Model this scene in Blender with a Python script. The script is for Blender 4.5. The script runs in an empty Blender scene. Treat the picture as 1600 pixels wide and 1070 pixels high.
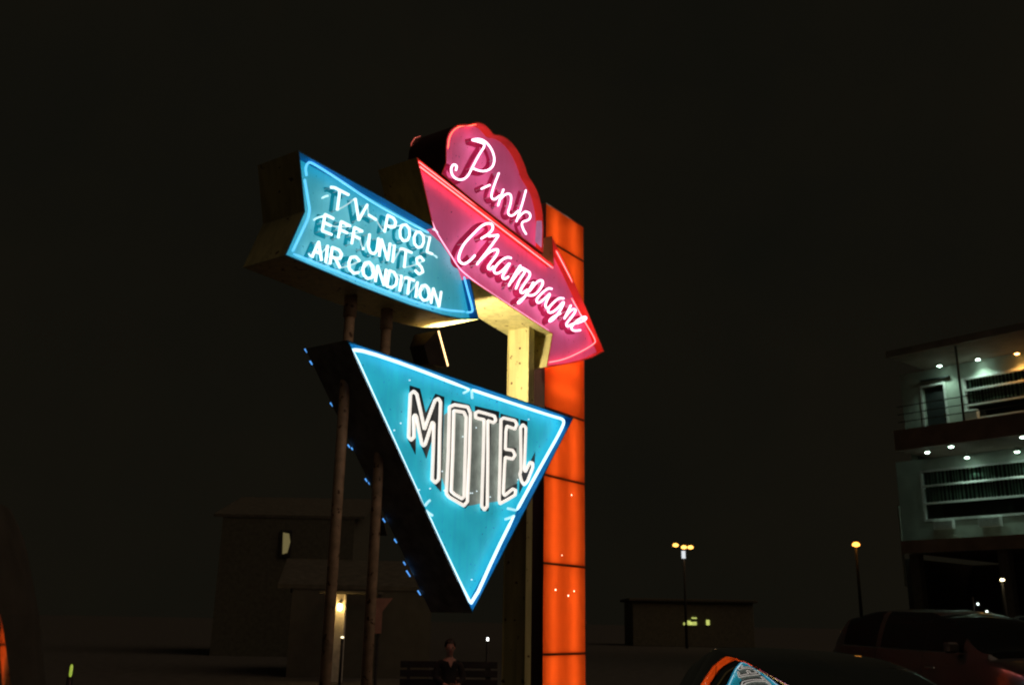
import bpy, bmesh, math, random
from mathutils import Vector, Matrix
random.seed(7)
S = bpy.context.scene
COL = S.collection

# ---------------------------------------------------------------- camera
FPX, PITCH, ROLL = 1500.0, math.radians(16.24), math.radians(1.0)
EYE = Vector((0, 0, 1.5))
_f = Vector((0, math.cos(PITCH), math.sin(PITCH)))
_u0 = Vector((0, -math.sin(PITCH), math.cos(PITCH)))
_r0 = Vector((1, 0, 0))
_r = _r0 * math.cos(ROLL) + _u0 * math.sin(ROLL)
_u = _u0 * math.cos(ROLL) - _r0 * math.sin(ROLL)
cam = bpy.data.cameras.new('camera')
cam.sensor_width = 36.0
cam.lens = 36.0 * FPX / 1600.0
cam.clip_start = 0.05
cam.clip_end = 3000
camo = bpy.data.objects.new('camera', cam)
M = Matrix((_r, _u, -_f)).transposed().to_4x4()
M.translation = EYE
camo.matrix_world = M
COL.objects.link(camo)
S.camera = camo
cam.dof.use_dof = True
cam.dof.focus_distance = 10.6
cam.dof.aperture_fstop = 2.0

# ---------------------------------------------------------------- night sky and exposure
W = bpy.data.worlds.new('World')
S.world = W
W.use_nodes = True
bg = W.node_tree.nodes['Background']
bg.inputs[0].default_value = (1.0, 0.90, 0.58, 1)
bg.inputs[1].default_value = 0.0058
_nt = W.node_tree                                        # thin town-lit cloud: barely uneven brown-black
_tc = _nt.nodes.new('ShaderNodeTexCoord'); _nz = _nt.nodes.new('ShaderNodeTexNoise'); _rp = _nt.nodes.new('ShaderNodeValToRGB')
_nz.inputs['Scale'].default_value = 3.5; _nz.inputs['Detail'].default_value = 9
_rp.color_ramp.elements[0].position = .3; _rp.color_ramp.elements[0].color = (.80, .78, .54, 1)
_rp.color_ramp.elements[1].position = .7; _rp.color_ramp.elements[1].color = (1.16, .98, .60, 1)
_nt.links.new(_tc.outputs['Generated'], _nz.inputs['Vector']); _nt.links.new(_nz.outputs['Fac'], _rp.inputs['Fac']); _nt.links.new(_rp.outputs['Color'], bg.inputs[0])
sun = bpy.data.lights.new('street_fill', 'SUN')  # warm broad fill standing in for scattered street lighting
sun.energy = 0.26
sun.angle = math.radians(55)
sun.color = (1.0, 0.72, 0.5)
suno = bpy.data.objects.new('street_fill', sun)
suno.rotation_euler = (math.radians(48), 0, math.radians(64))
COL.objects.link(suno)
S.view_settings.view_transform = 'Standard'
S.view_settings.look = 'None'
S.view_settings.exposure = 0
S.view_settings.gamma = 1
S.view_settings.use_curve_mapping = False
S.render.engine = 'CYCLES'
S.cycles.use_denoising = True
S.cycles.filter_width = 2.1
S.cycles.sample_clamp_indirect = 6
S.cycles.max_bounces = 6
S.cycles.caustics_reflective = False
S.cycles.caustics_refractive = False

# ---------------------------------------------------------------- geometry of the photograph -> places in the scene
def ray(x, y):
    return (_f * FPX + _r * (x - 800) - _u * (y - 535)).normalized()
def hz(x):
    lo, hi = 535.0, 2000.0
    for _ in range(40):
        m = (lo + hi) / 2
        if ray(x, m).z > 0: lo = m
        else: hi = m
    return lo
def at(x, y, d):                       # point at horizontal distance d
    r = ray(x, y)
    return EYE + r * (d / math.hypot(r.x, r.y))
class Plane:
    def __init__(s, vpx, ox, oy, d, flip=1):
        v = ray(vpx, hz(vpx))
        s.u = Vector((v.x, v.y, 0)).normalized() * flip
        s.n = Vector((s.u.y, -s.u.x, 0))
        s.o = at(ox, oy, d)
        if s.n.dot(EYE - s.o) < 0: s.n = -s.n
    def px(s, x, y, off=0.0):          # the point of the plane that stands there, off metres in front of it
        r = ray(x, y)
        return EYE + r * (((s.o + s.n * off - EYE).dot(s.n)) / r.dot(s.n))
    def uv(s, u, z, off=0.0):
        q = s.o + s.u * u + s.n * off
        return Vector((q.x, q.y, z))
SG = Plane(1900, 542, 530, 9.0)        # plane of the neon cabinets (rim)

# ---------------------------------------------------------------- materials
MATS = {}
def nodes(m):
    m.use_nodes = True
    nt = m.node_tree
    return nt, nt.nodes['Principled BSDF']
def paint(name, col, rough=0.45, metal=0.0, var=0.18, scale=6.0, spots=None, spec=0.5, bump=0.0, coat=0.0, self_glow=None, streak=0.0, self_glow_col=None):
    if name in MATS: return MATS[name]
    m = bpy.data.materials.new(name); nt, b = nodes(m)
    b.inputs['Roughness'].default_value = rough
    b.inputs['Metallic'].default_value = metal
    b.inputs['Specular IOR Level'].default_value = spec
    if coat: 
        b.inputs['Coat Weight'].default_value = coat
        b.inputs['Coat Roughness'].default_value = 0.03
    tc = nt.nodes.new('ShaderNodeTexCoord')
    n1 = nt.nodes.new('ShaderNodeTexNoise'); n1.inputs['Scale'].default_value = scale; n1.inputs['Detail'].default_value = 6
    nt.links.new(tc.outputs['Object'], n1.inputs['Vector'])
    cr = nt.nodes.new('ShaderNodeValToRGB')
    cr.color_ramp.elements[0].position = 0.3; cr.color_ramp.elements[1].position = 0.7
    lo = [c * (1 - var) for c in col]; hi = [min(1, c * (1 + var)) for c in col]
    cr.color_ramp.elements[0].color = (*lo, 1); cr.color_ramp.elements[1].color = (*hi, 1)
    nt.links.new(n1.outputs['Fac'], cr.inputs['Fac'])
    out = cr.outputs['Color']
    if spots:
        sc, thr, sco = spots
        n2 = nt.nodes.new('ShaderNodeTexNoise'); n2.inputs['Scale'].default_value = sc; n2.inputs['Detail'].default_value = 3
        nt.links.new(tc.outputs['Object'], n2.inputs['Vector'])
        c2 = nt.nodes.new('ShaderNodeValToRGB')
        c2.color_ramp.elements[0].position = thr; c2.color_ramp.elements[1].position = thr + 0.03
        c2.color_ramp.elements[0].color = (0, 0, 0, 1); c2.color_ramp.elements[1].color = (1, 1, 1, 1)
        nt.links.new(n2.outputs['Fac'], c2.inputs['Fac'])
        mx = nt.nodes.new('ShaderNodeMix'); mx.data_type = 'RGBA'
        nt.links.new(c2.outputs['Color'], mx.inputs[0]); nt.links.new(out, mx.inputs[6]); mx.inputs[7].default_value = (*sco, 1)
        out = mx.outputs[2]
    if streak:                                           # rain-washed dirt running down
        mp = nt.nodes.new('ShaderNodeMapping'); mp.inputs['Scale'].default_value = (9, 9, .55)
        n3 = nt.nodes.new('ShaderNodeTexNoise'); n3.inputs['Scale'].default_value = 1.6; n3.inputs['Detail'].default_value = 7
        nt.links.new(tc.outputs['Object'], mp.inputs['Vector']); nt.links.new(mp.outputs[0], n3.inputs['Vector'])
        c3 = nt.nodes.new('ShaderNodeValToRGB'); c3.color_ramp.elements[0].position = .34; c3.color_ramp.elements[1].position = .58
        k_ = 1 - streak; c3.color_ramp.elements[0].color = (k_, k_, k_, 1); c3.color_ramp.elements[1].color = (1, 1, 1, 1)
        nt.links.new(n3.outputs['Fac'], c3.inputs['Fac'])
        m3 = nt.nodes.new('ShaderNodeMix'); m3.data_type = 'RGBA'; m3.blend_type = 'MULTIPLY'; m3.inputs[0].default_value = 1
        nt.links.new(out, m3.inputs[6]); nt.links.new(c3.outputs['Color'], m3.inputs[7]); out = m3.outputs[2]
    nt.links.new(out, b.inputs['Base Color'])
    if self_glow:                                             # even glow put into the paint itself, no lamps behind it
        if self_glow_col: b.inputs['Emission Color'].default_value = (*self_glow_col, 1)
        else: nt.links.new(out, b.inputs['Emission Color'])
        b.inputs['Emission Strength'].default_value = self_glow
    if bump:
        bp = nt.nodes.new('ShaderNodeBump'); bp.inputs['Strength'].default_value = bump; bp.inputs['Distance'].default_value = 0.02
        nt.links.new(n1.outputs['Fac'], bp.inputs['Height']); nt.links.new(bp.outputs['Normal'], b.inputs['Normal'])
    MATS[name] = m
    return m
def glow(name, col, st, var=0.0):
    if name in MATS: return MATS[name]
    m = bpy.data.materials.new(name); nt, b = nodes(m)
    b.inputs['Base Color'].default_value = (0.8, 0.8, 0.8, 1)
    b.inputs['Roughness'].default_value = 0.15
    b.inputs['Emission Color'].default_value = (*col, 1)
    b.inputs['Emission Strength'].default_value = st
    if var:
        tc = nt.nodes.new('ShaderNodeTexCoord')
        n1 = nt.nodes.new('ShaderNodeTexNoise'); n1.inputs['Scale'].default_value = 5.0
        nt.links.new(tc.outputs['Object'], n1.inputs['Vector'])
        mr = nt.nodes.new('ShaderNodeMapRange'); mr.inputs[3].default_value = st * (1 - var); mr.inputs[4].default_value = st * (1 + var)
        nt.links.new(n1.outputs['Fac'], mr.inputs[0]); nt.links.new(mr.outputs[0], b.inputs['Emission Strength'])
    MATS[name] = m
    return m
def plastic_sheet(name, col):
    m = bpy.data.materials.new(name); m.use_nodes = True
    nt = m.node_tree; nt.nodes.clear()
    o = nt.nodes.new('ShaderNodeOutputMaterial')
    tr = nt.nodes.new('ShaderNodeBsdfTranslucent'); tr.inputs[0].default_value = (*col, 1)
    df = nt.nodes.new('ShaderNodeBsdfDiffuse'); df.inputs[0].default_value = (*col, 1)
    gl = nt.nodes.new('ShaderNodeBsdfGlossy'); gl.inputs['Roughness'].default_value = 0.12
    tc = nt.nodes.new('ShaderNodeTexCoord'); n1 = nt.nodes.new('ShaderNodeTexNoise'); n1.inputs['Scale'].default_value = 2.2; n1.inputs['Detail'].default_value = 8
    nt.links.new(tc.outputs['Object'], n1.inputs['Vector'])
    cr = nt.nodes.new('ShaderNodeValToRGB')
    cr.color_ramp.elements[0].position = .3; cr.color_ramp.elements[0].color = (col[0] * .85, col[1] * .8, col[2] * .8, 1)
    cr.color_ramp.elements[1].position = .65; cr.color_ramp.elements[1].color = (*col, 1)
    nt.links.new(n1.outputs['Fac'], cr.inputs['Fac']); nt.links.new(cr.outputs['Color'], tr.inputs[0])
    m1 = nt.nodes.new('ShaderNodeMixShader'); m1.inputs[0].default_value = 0.2
    nt.links.new(tr.outputs[0], m1.inputs[1]); nt.links.new(df.outputs[0], m1.inputs[2])
    fr = nt.nodes.new('ShaderNodeFresnel'); fr.inputs[0].default_value = 1.35
    m2 = nt.nodes.new('ShaderNodeMixShader')
    nt.links.new(fr.outputs[0], m2.inputs[0]); nt.links.new(m1.outputs[0], m2.inputs[1]); nt.links.new(gl.outputs[0], m2.inputs[2])
    nt.links.new(m2.outputs[0], o.inputs[0])
    return m
def glass(name, tint, rough=0.02):
    m = bpy.data.materials.new(name); nt, b = nodes(m)
    b.inputs['Base Color'].default_value = (*tint, 1); b.inputs['Roughness'].default_value = rough
    b.inputs['IOR'].default_value = 1.5
    b.inputs['Specular IOR Level'].default_value = 0.1
    return m

# ---------------------------------------------------------------- mesh helpers
def mesh(name, verts, faces, mat=None, parent=None, smooth=False):
    me = bpy.data.meshes.new(name)
    me.from_pydata([tuple(v) for v in verts], [], faces)
    bm = bmesh.new(); bm.from_mesh(me)
    bmesh.ops.recalc_face_normals(bm, faces=bm.faces[:])
    bm.to_mesh(me); bm.free()
    me.update()
    if smooth:
        for p in me.polygons: p.use_smooth = True
    if mat: me.materials.append(mat)
    o = bpy.data.objects.new(name, me); COL.objects.link(o)
    if parent: o.parent = parent; o.matrix_parent_inverse = parent.matrix_world.inverted()
    return o
def thing(name, label, cat, loc, group=None, rot=0.0):
    o = bpy.data.objects.new(name, None)
    o.empty_display_size = 0.2
    COL.objects.link(o)
    o.matrix_world = Matrix.Translation(loc) @ Matrix.Rotation(rot, 4, 'Z')
    tag(o, label, cat, group)
    return o
def tag(o, label, cat, group=None):
    o['label'] = label; o['category'] = cat
    if group: o['group'] = group
def struct(o):
    o['kind'] = 'structure'; return o
class MB:
    def __init__(s): s.v = []; s.f = []
    def add(s, v, f):
        k = len(s.v); s.v += [Vector(p) for p in v]; s.f += [tuple(i + k for i in q) for q in f]; return s
    def box(s, c, d, ax=None, ay=None, az=None):     # centre, half sizes, axes
        ax = ax or Vector((1, 0, 0)); ay = ay or Vector((0, 1, 0)); az = az or Vector((0, 0, 1)); c = Vector(c)
        v = [c + ax * (i * d[0]) + ay * (j * d[1]) + az * (k * d[2]) for i in (-1, 1) for j in (-1, 1) for k in (-1, 1)]
        return s.add(v, [(0, 1, 3, 2), (4, 6, 7, 5), (0, 4, 5, 1), (2, 3, 7, 6), (0, 2, 6, 4), (1, 5, 7, 3)])
    def bbox(s, c, d, b=0.006, ax=None, ay=None, az=None):   # bevelled box
        ax = ax or Vector((1, 0, 0)); ay = ay or Vector((0, 1, 0)); az = az or Vector((0, 0, 1)); c = Vector(c)
        bm = bmesh.new(); bmesh.ops.create_cube(bm, size=2)
        for v in bm.verts: v.co = Vector((v.co.x * d[0], v.co.y * d[1], v.co.z * d[2]))
        bmesh.ops.bevel(bm, geom=bm.edges[:], offset=min(b, min(d) * .45), segments=1, affect='EDGES')
        bm.verts.index_update()
        s.add([c + ax * v.co.x + ay * v.co.y + az * v.co.z for v in bm.verts], [[v.index for v in f.verts] for f in bm.faces])
        bm.free(); return s
    def tube(s, a, b, r0, r1=None, n=14, cap=True):
        a = Vector(a); b = Vector(b); r1 = r0 if r1 is None else r1
        t = (b - a).normalized(); x = t.orthogonal().normalized(); y = t.cross(x)
        v = []; f = []
        for c, r in ((a, r0), (b, r1)):
            v += [c + x * (r * math.cos(2 * math.pi * i / n)) + y * (r * math.sin(2 * math.pi * i / n)) for i in range(n)]
        f += [(i, (i + 1) % n, n + (i + 1) % n, n + i) for i in range(n)]
        if cap: f += [tuple(range(n))[::-1], tuple(range(n, 2 * n))]
        return s.add(v, f)
    def lathe(s, c, prof, ax=Vector((0, 0, 1)), n=20):   # prof: (radius, along)
        c = Vector(c); x = ax.orthogonal().normalized(); y = ax.cross(x); v = []; f = []
        for r, h in prof:
            v += [c + ax * h + x * (r * math.cos(2 * math.pi * i / n)) + y * (r * math.sin(2 * math.pi * i / n)) for i in range(n)]
        for k in range(len(prof) - 1):
            f += [(k * n + i, k * n + (i + 1) % n, (k + 1) * n + (i + 1) % n, (k + 1) * n + i) for i in range(n)]
        f += [tuple(range(n))[::-1], tuple(range((len(prof) - 1) * n, len(prof) * n))]
        return s.add(v, f)
    def sweep(s, pts, nrm, rw, rn, closed=False, n=8):   # a bent tube lying in a plane of normal nrm
        pts = [Vector(p) for p in pts]
        k = len(pts); v = []; f = []
        for i, p in enumerate(pts):
            a = pts[(i - 1) % k] if (closed or i > 0) else p
            b = pts[(i + 1) % k] if (closed or i < k - 1) else p
            t = (b - a)
            if t.length < 1e-7: t = Vector((0, 0, 1))
            t.normalize()
            sd = nrm.cross(t).normalized()
            end = (not closed) and i in (0, k - 1)
            q = 0.55 if end else 1.0
            v += [p + sd * (q * rw * math.cos(2 * math.pi * j / n)) + nrm * (q * rn * math.sin(2 * math.pi * j / n)) for j in range(n)]
        for i in range(k if closed else k - 1):
            a = i * n; b = ((i + 1) % k) * n
            f += [(a + j, a + (j + 1) % n, b + (j + 1) % n, b + j) for j in range(n)]
        if not closed: f += [tuple(range(n))[::-1], tuple(range((k - 1) * n, k * n))]
        return s.add(v, f)
    def prism(s, loop, off):                             # polygon loop thickened by a vector
        k = len(loop); loop = [Vector(p) for p in loop]
        v = loop + [p + off for p in loop]
        f = [tuple(range(k))[::-1], tuple(range(k, 2 * k))] + [(i, (i + 1) % k, k + (i + 1) % k, k + i) for i in range(k)]
        return s.add(v, f)
    def build(s, name, mat, parent=None, smooth=False):
        return mesh(name, s.v, s.f, mat, parent, smooth)
def autosmooth(o, deg=40):
    me = o.data
    bm = bmesh.new(); bm.from_mesh(me)
    for e in bm.edges:
        e.smooth = not (len(e.link_faces) == 2 and e.calc_face_angle(0) > math.radians(deg))
    for f in bm.faces: f.smooth = True
    bm.to_mesh(me); bm.free(); return o
def chaikin(p, it=2, closed=False):
    p = [tuple(q) for q in p]
    for _ in range(it):
        r = []
        m = len(p)
        for i in range(m if closed else m - 1):
            a = p[i]; b = p[(i + 1) % m]
            r += [tuple(.75 * x + .25 * y for x, y in zip(a, b)), tuple(.25 * x + .75 * y for x, y in zip(a, b))]
        if not closed: r = [p[0]] + r + [p[-1]]
        p = r
    return p
def dense(p, st=7.0, closed=False):                      # add points on long segments so that corners stay tight
    r = []; m = len(p)
    for i in range(m if closed else m - 1):
        a = p[i]; b = p[(i + 1) % m]; L = math.hypot(b[0] - a[0], b[1] - a[1])
        r.append(a)
        if L > 2 * st:
            for t in (st / L, 1 - st / L): r.append((a[0] + (b[0] - a[0]) * t, a[1] + (b[1] - a[1]) * t))
    if not closed: r.append(p[-1])
    return r
def inset(loop2, d):                                     # inward offset of a closed (u,z) loop
    A = sum(loop2[i][0] * loop2[(i + 1) % len(loop2)][1] - loop2[(i + 1) % len(loop2)][0] * loop2[i][1] for i in range(len(loop2)))
    sg = 1 if A > 0 else -1
    out = []
    m = len(loop2)
    for i in range(m):
        p0, p1, p2 = loop2[i - 1], loop2[i], loop2[(i + 1) % m]
        def nr(a, b):
            dx, dy = b[0] - a[0], b[1] - a[1]; L = math.hypot(dx, dy) or 1
            return (-dy / L * sg, dx / L * sg)
        n1, n2 = nr(p0, p1), nr(p1, p2)
        bx, by = n1[0] + n2[0], n1[1] + n2[1]; q = bx * bx + by * by
        k = 2 / max(q, 0.5)
        out.append((p1[0] + bx * k * d / 1, p1[1] + by * k * d / 1) if q > 0.5 else (p1[0] + bx * 1.2 * d, p1[1] + by * 1.2 * d))
    return out
def uvpx(x, y, off=0.0):
    p = SG.px(x, y, off); q = p - SG.o
    return (q.dot(SG.u), p.z)

# ---------------------------------------------------------------- the ground
g = mesh('ground', [(-1500, -300, 0), (1500, -300, 0), (1500, 2500, 0), (-1500, 2500, 0)], [(0, 1, 2, 3)],
         paint('asphalt', (0.10, 0.092, 0.08), 0.85, var=0.35, scale=3.0, bump=0.3))
struct(g)

# ================================================================ neon cabinets
LIP, DEPTH, WALL = 0.11, 0.57, 0.014
YEL = paint('yellow_enamel', (0.64, 0.57, 0.27), 0.42, streak=.25, var=0.10, scale=3.0, spots=(13.0, 0.665, (0.12, 0.06, 0.02)), bump=0.05)
NAVY = paint('navy_enamel', (0.010, 0.20, 0.52), 0.35, var=0.2, scale=5.0)
REDIN = paint('red_enamel', (0.80, 0.05, 0.025), 0.45, var=0.2, scale=5.0, self_glow=.18)
BLUEF = paint('sky_blue_enamel', (0.34, 0.64, 0.72), 0.5, self_glow=.38, self_glow_col=(.02, .58, .74), streak=.10, var=0.10, scale=2.5, spots=(30.0, 0.685, (0.01, 0.14, 0.20)))
TRIF = paint('turquoise_enamel', (0.03, 0.58, 0.76), 0.5, self_glow=.52, streak=.07, var=0.16, scale=2.2, spots=(26.0, 0.69, (0.01, 0.12, 0.20)))  # sign faces carry an even glow of their own besides the tube light
PINKF = paint('pink_enamel', (0.82, 0.14, 0.34), 0.5, self_glow=.30, streak=.07, var=0.10, scale=2.6, spots=(28.0, 0.685, (0.22, 0.01, 0.06)))
DARKM = paint('dark_weathered_steel', (0.03, 0.027, 0.024), 0.6, var=0.4, scale=8.0)

def cabinet(parent, loop, outer_mat, inner_mats, face_parts, back_mat, base=0.0):
    """loop: outline in (u,z). A pan cabinet: outer return, rim, inner return, recessed face(s), rear panel."""
    m = len(loop); ins = inset(loop, WALL)
    def P(q, off): return SG.uv(q[0], q[1], base + off)
    # outer return + rim
    v = [P(q, 0) for q in loop] + [P(q, -DEPTH) for q in loop]
    f = [(i, (i + 1) % m, m + (i + 1) % m, m + i) for i in range(m)]
    autosmooth(mesh('cabinet', v, f, outer_mat, parent), 30)
    v = [P(q, 0.001) for q in loop] + [P(q, 0.001) for q in ins]
    f = [(i, (i + 1) % m, m + (i + 1) % m, m + i) for i in range(m)]
    for nm, mat, sel in inner_mats:
        a = [i for i in range(m) if sel(i)]
        vv = [P(q, 0.001) for q in loop] + [P(q, 0.001) for q in ins] + [P(q, -LIP) for q in ins]
        ff = [(i, (i + 1) % m, m + (i + 1) % m, m + i) for i in a] + [(m + i, m + (i + 1) % m, 2 * m + (i + 1) % m, 2 * m + i) for i in a]
        o = mesh(nm, vv, ff, mat, parent)
        bm = bmesh.new(); bm.from_mesh(o.data)
        bmesh.ops.delete(bm, geom=[x for x in bm.verts if not x.link_faces], context='VERTS')
        bm.to_mesh(o.data); bm.free()
        autosmooth(o, 30)
    for nm, mat, lp in face_parts:
        pts = [P(q, -LIP) for q in (lp or ins)]
        mesh(nm, pts, [tuple(range(len(pts)))], mat, parent)
    pts = [P(q, -DEPTH + LIP) for q in ins]
    mesh('back_panel', pts, [tuple(range(len(pts)))], back_mat, parent)

def tube_obj(name, px, off, r, mat, parent, closed=False, it=2, tight=None):
    p = dense(px, tight, closed) if tight else px
    p = chaikin(p, it, closed)
    return MB().sweep([SG.px(x, y, off) for x, y in p], SG.n, r, r, closed).build(name, mat, parent, True)

def lettering(parent, strokes_list, off, stand, rt, rp, tmat, pmat, closed=False, tight=None):
    """each letter: a painted letter on the face (part) with its glass tube standing off it (sub-part)"""
    for strokes in strokes_list:
        a = MB(); b = MB()
        for k, st in enumerate(strokes):
            p = dense(st, tight, closed) if tight else st
            p = chaikin(p, 2, closed)
            P3 = [SG.px(x, y, off) for x, y in p]
            a.sweep([q - SG.n * (stand - 0.003 - 0.0006 * k) for q in P3], SG.n, rp, 0.0025, closed)
            b.sweep(P3, SG.n, rt, rt, closed)
        pa = a.build('painted_letter', pmat, parent, True)
        b.build('letter_tube', tmat, pa, True)
        sp_ = MB()
        for st in strokes:
            for q in {0, len(st) // 2, len(st) - 1}:
                w3 = SG.px(*st[q], off); sp_.tube(w3 - SG.n * (stand - .004), w3 - SG.n * rt * .5, .006, .004, 6)
        sp_.build('glass_support', paint('support_glass', (.75, .75, .75), .2), pa)['kind'] = 'stuff'

# ---------------------------------------------------------------- MOTEL triangle
tri = thing('triangle_sign', 'turquoise downward triangle neon sign with white MOTEL letters', 'neon sign', SG.uv(2.07, 1.62, -.28))
tloop = [uvpx(542, 529), uvpx(896, 654), uvpx(738, 957)]
tloop = [(tloop[0][0], 4.075), (tloop[1][0], 4.06), tloop[2]]
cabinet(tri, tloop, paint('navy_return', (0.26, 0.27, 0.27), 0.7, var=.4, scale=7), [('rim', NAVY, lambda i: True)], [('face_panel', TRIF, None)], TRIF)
WHITE_T = glow('white_blue_neon', (0.58, 0.88, 1.0), 1.7, .08)
tube_obj('border_tube', [(551, 546), (572, 549), (640, 572), (733, 608)], -0.015, .018, WHITE_T, tri, it=1)
tube_obj('border_tube', [(738, 609), (810, 633), (866, 651), (882, 655), (879, 668), (845, 728), (808, 796)], -0.015, .018, WHITE_T, tri, it=2)
tube_obj('border_tube', [(803, 806), (775, 862), (738, 944), (730, 934), (690, 852), (665, 797)], -0.015, .018, WHITE_T, tri, it=1)
tube_obj('border_tube', [(661, 789), (620, 700), (580, 612), (551, 548)], -0.015, .018, WHITE_T, tri, it=1)
for (x, y, dx, dy) in ((733, 609, -9, 5), (737, 609, 1, 14), (664, 790, 8, -9), (665, 797, 11, 8), (806, 797, -13, -3), (804, 805, -15, 6)):
    tube_obj('tube_end', [(x, y), (x + dx * .5, y + dy * .6), (x + dx, y + dy)], -0.03, .014, glow('tube_end_glow', (.45, .9, 1.0), .9), tri)
GREY = paint('grey_letter_shade', (0.30, 0.36, 0.33), 0.6, var=.25, scale=8, self_glow=.22)
BLK = paint('black_letter_enamel', (0.014, 0.018, 0.022), 0.45, var=.4, scale=9)
shade = [(694, 648), (704, 640), (738, 642), (780, 652), (812, 664), (817, 690), (814, 742), (803, 762), (779, 783), (752, 786), (732, 790), (699, 772), (690, 745)]
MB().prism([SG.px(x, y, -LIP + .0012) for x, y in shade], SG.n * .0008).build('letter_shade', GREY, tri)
def z7(l): return [(620 + x / 4.867, 590 + y / 4.867) for x, y in l]
def z8(l): return [(730 + x / 5.633, 620 + y / 5.633) for x, y in l]
plates = [
    ([(640, 602), (656, 607), (665, 645), (680, 615), (694, 620), (689, 768), (674, 751), (679, 672), (666, 716), (658, 696), (650, 664), (649, 710), (637, 686)],),
    ([(702, 642), (706, 625), (734, 632), (739, 646), (733, 788), (727, 794), (697, 774)], [(709, 650), (712, 645), (728, 650), (729, 658), (724, 772), (720, 775), (707, 765)]),
    ([(742, 634), (780, 643), (779, 661), (767, 657), (763, 798), (751, 797), (756, 654), (742, 651)],),
    ([(782, 646), (810, 654), (809, 670), (795, 666), (793, 698), (807, 700), (806, 717), (792, 717), (789, 765), (808, 755), (807, 771), (779, 789)],),
    ([(813, 655), (824, 658), (821, 735), (836, 706), (835, 724), (811, 771), (812, 735)],)]
tubes = [
    [z7([(90, 450), (95, 300), (103, 125), (128, 103), (152, 125), (182, 260), (210, 390), (250, 280), (290, 172), (315, 158), (333, 185), (326, 400), (321, 690), (318, 772), (294, 797), (268, 772), (276, 560), (282, 350), (270, 338), (240, 430), (216, 505), (204, 517), (190, 500), (168, 395), (150, 298), (139, 280), (129, 298), (131, 450), (110, 472)])],
    [z7([(400, 222), (392, 560), (377, 880), (395, 905), (510, 972), (537, 940), (553, 560), (560, 270), (540, 222), (440, 205)]),
     z7([(434, 250), (426, 560), (414, 862), (440, 885), (495, 918), (512, 900), (521, 560), (528, 300), (510, 262)])],
    [z8([(75, 180), (72, 140), (100, 128), (170, 147), (240, 168), (252, 205), (232, 226), (182, 208), (182, 500), (177, 960), (152, 992), (127, 960), (142, 500), (149, 200), (100, 190)])],
    [z8([(297, 200), (320, 184), (420, 208), (438, 240), (420, 282), (350, 256), (341, 300), (336, 458), (400, 468), (423, 510), (400, 546), (336, 530), (330, 600), (318, 845), (330, 866), (400, 808), (428, 820), (421, 862), (350, 905), (288, 938), (281, 900), (289, 600)])],
    [z8([(490, 243), (470, 270), (474, 640), (463, 680), (478, 740), (500, 772), (530, 740), (577, 620), (577, 580), (553, 574), (512, 655), (503, 640), (517, 270)])]]
WL = glow('white_neon', (0.92, 0.84, 0.75), 1.0, .1)
for pl, tb in zip(plates, tubes):
    if len(pl) == 1:
        pm = MB().prism([SG.px(x, y, -LIP + .003) for x, y in pl[0]], SG.n * .004)
    else:
        pm = MB(); o_, i_ = pl; k = len(o_)
        vs = [SG.px(x, y, -LIP + h) for h in (.003, .007) for L in (o_, i_) for x, y in L]
        fs = []
        for i in range(k):
            j = (i + 1) % k
            fs += [(i, j, k + j, k + i), (2 * k + i, 2 * k + j, 3 * k + j, 3 * k + i), (i, j, 2 * k + j, 2 * k + i), (k + i, k + j, 3 * k + j, 3 * k + i)]
        pm.add(vs, fs)
    pa = pm.build('painted_letter', BLK, tri)
    tm = MB()
    for t in tb:
        p = chaikin(dense(t, 2.2, True), 1, True)
        tm.sweep([SG.px(x, y, -LIP + .045) for x, y in p], SG.n, .0185, .0185, True)
    tm.build('letter_tube', WL, pa, True)
# glints on the triangle, put in as small self-glowing nubs
NUB = glow('speck_nub_glow', (.75, .93, 1.0), 1.2)
for x, y in ((626, 661), (640, 594), (616, 672), (650, 777), (655, 765), (672, 763), (694, 766), (738, 770), (745, 767), (744, 668), (723, 682), (766, 776), (809, 749), (826, 655), (737, 905), (718, 906), (735, 770), (691, 736)):
    c = SG.px(x, y, -LIP + .03)
    MB().lathe(c, [(.001, -.007), (.006, -.005), (.007, 0), (.006, .006), (.001, .009)], SG.n, 8).build('speck_nub', NUB, tri, True)
# the lit tubes of the far face peep out along the far edge
REAR = glow('blue_rear_neon', (.10, .38, 1.0), 1.1)
for x, y, L in ((478, 548, 5), (486, 567, 5), (518, 632, 5), (545, 697, 4), (550, 701, 3), (572, 750, 4), (577, 755, 3), (600, 813, 5), (618, 845, 5), (632, 880, 4), (638, 896, 8), (655, 926, 6)):
    a = SG.px(x - L * .35, y - L * .6, -DEPTH - .02); b = SG.px(x + L * .35, y + L * .5, -DEPTH - .02)
    MB().tube(a, b, .008, .006, 8).build('rear_tube_end', REAR, tri, True)

# ---------------------------------------------------------------- blue and pink arrow cabinet
arr = thing('arrow_sign', 'double arrow neon sign, blue amenity panel joined to pink script panel', 'neon sign', SG.uv(2.0, 4.63, -.28))
AO = [(466, 235), (540, 276), (600, 309), (676, 353), (664, 300), (651, 246), (720, 300), (800, 363), (865, 413), (862, 369), (890, 425), (918, 486), (944, 549), (925, 559), (901, 566), (880, 570), (854, 573), (863, 522), (800, 481), (735, 438), (748, 499), (720, 499), (690, 493), (640, 478), (560, 448), (444.5, 399), (475, 330)]
ALP = [uvpx(*q) for q in AO]
ains = inset(ALP, WALL)
pb = [(676, 353), (690, 377), (703, 396), (717, 419), (735, 438)]
pbu = [uvpx(x - 1, y + 3, -LIP) for x, y in pb]
PI = list(range(3, 20)); BI = list(range(19, 27)) + [0, 1, 2, 3]
pink_face = [ains[i] for i in PI] + pbu[1:-1][::-1]
blue_face = [ains[i] for i in BI] + pbu[1:-1]
pinksel = lambda i: 3 <= i < 19
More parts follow.
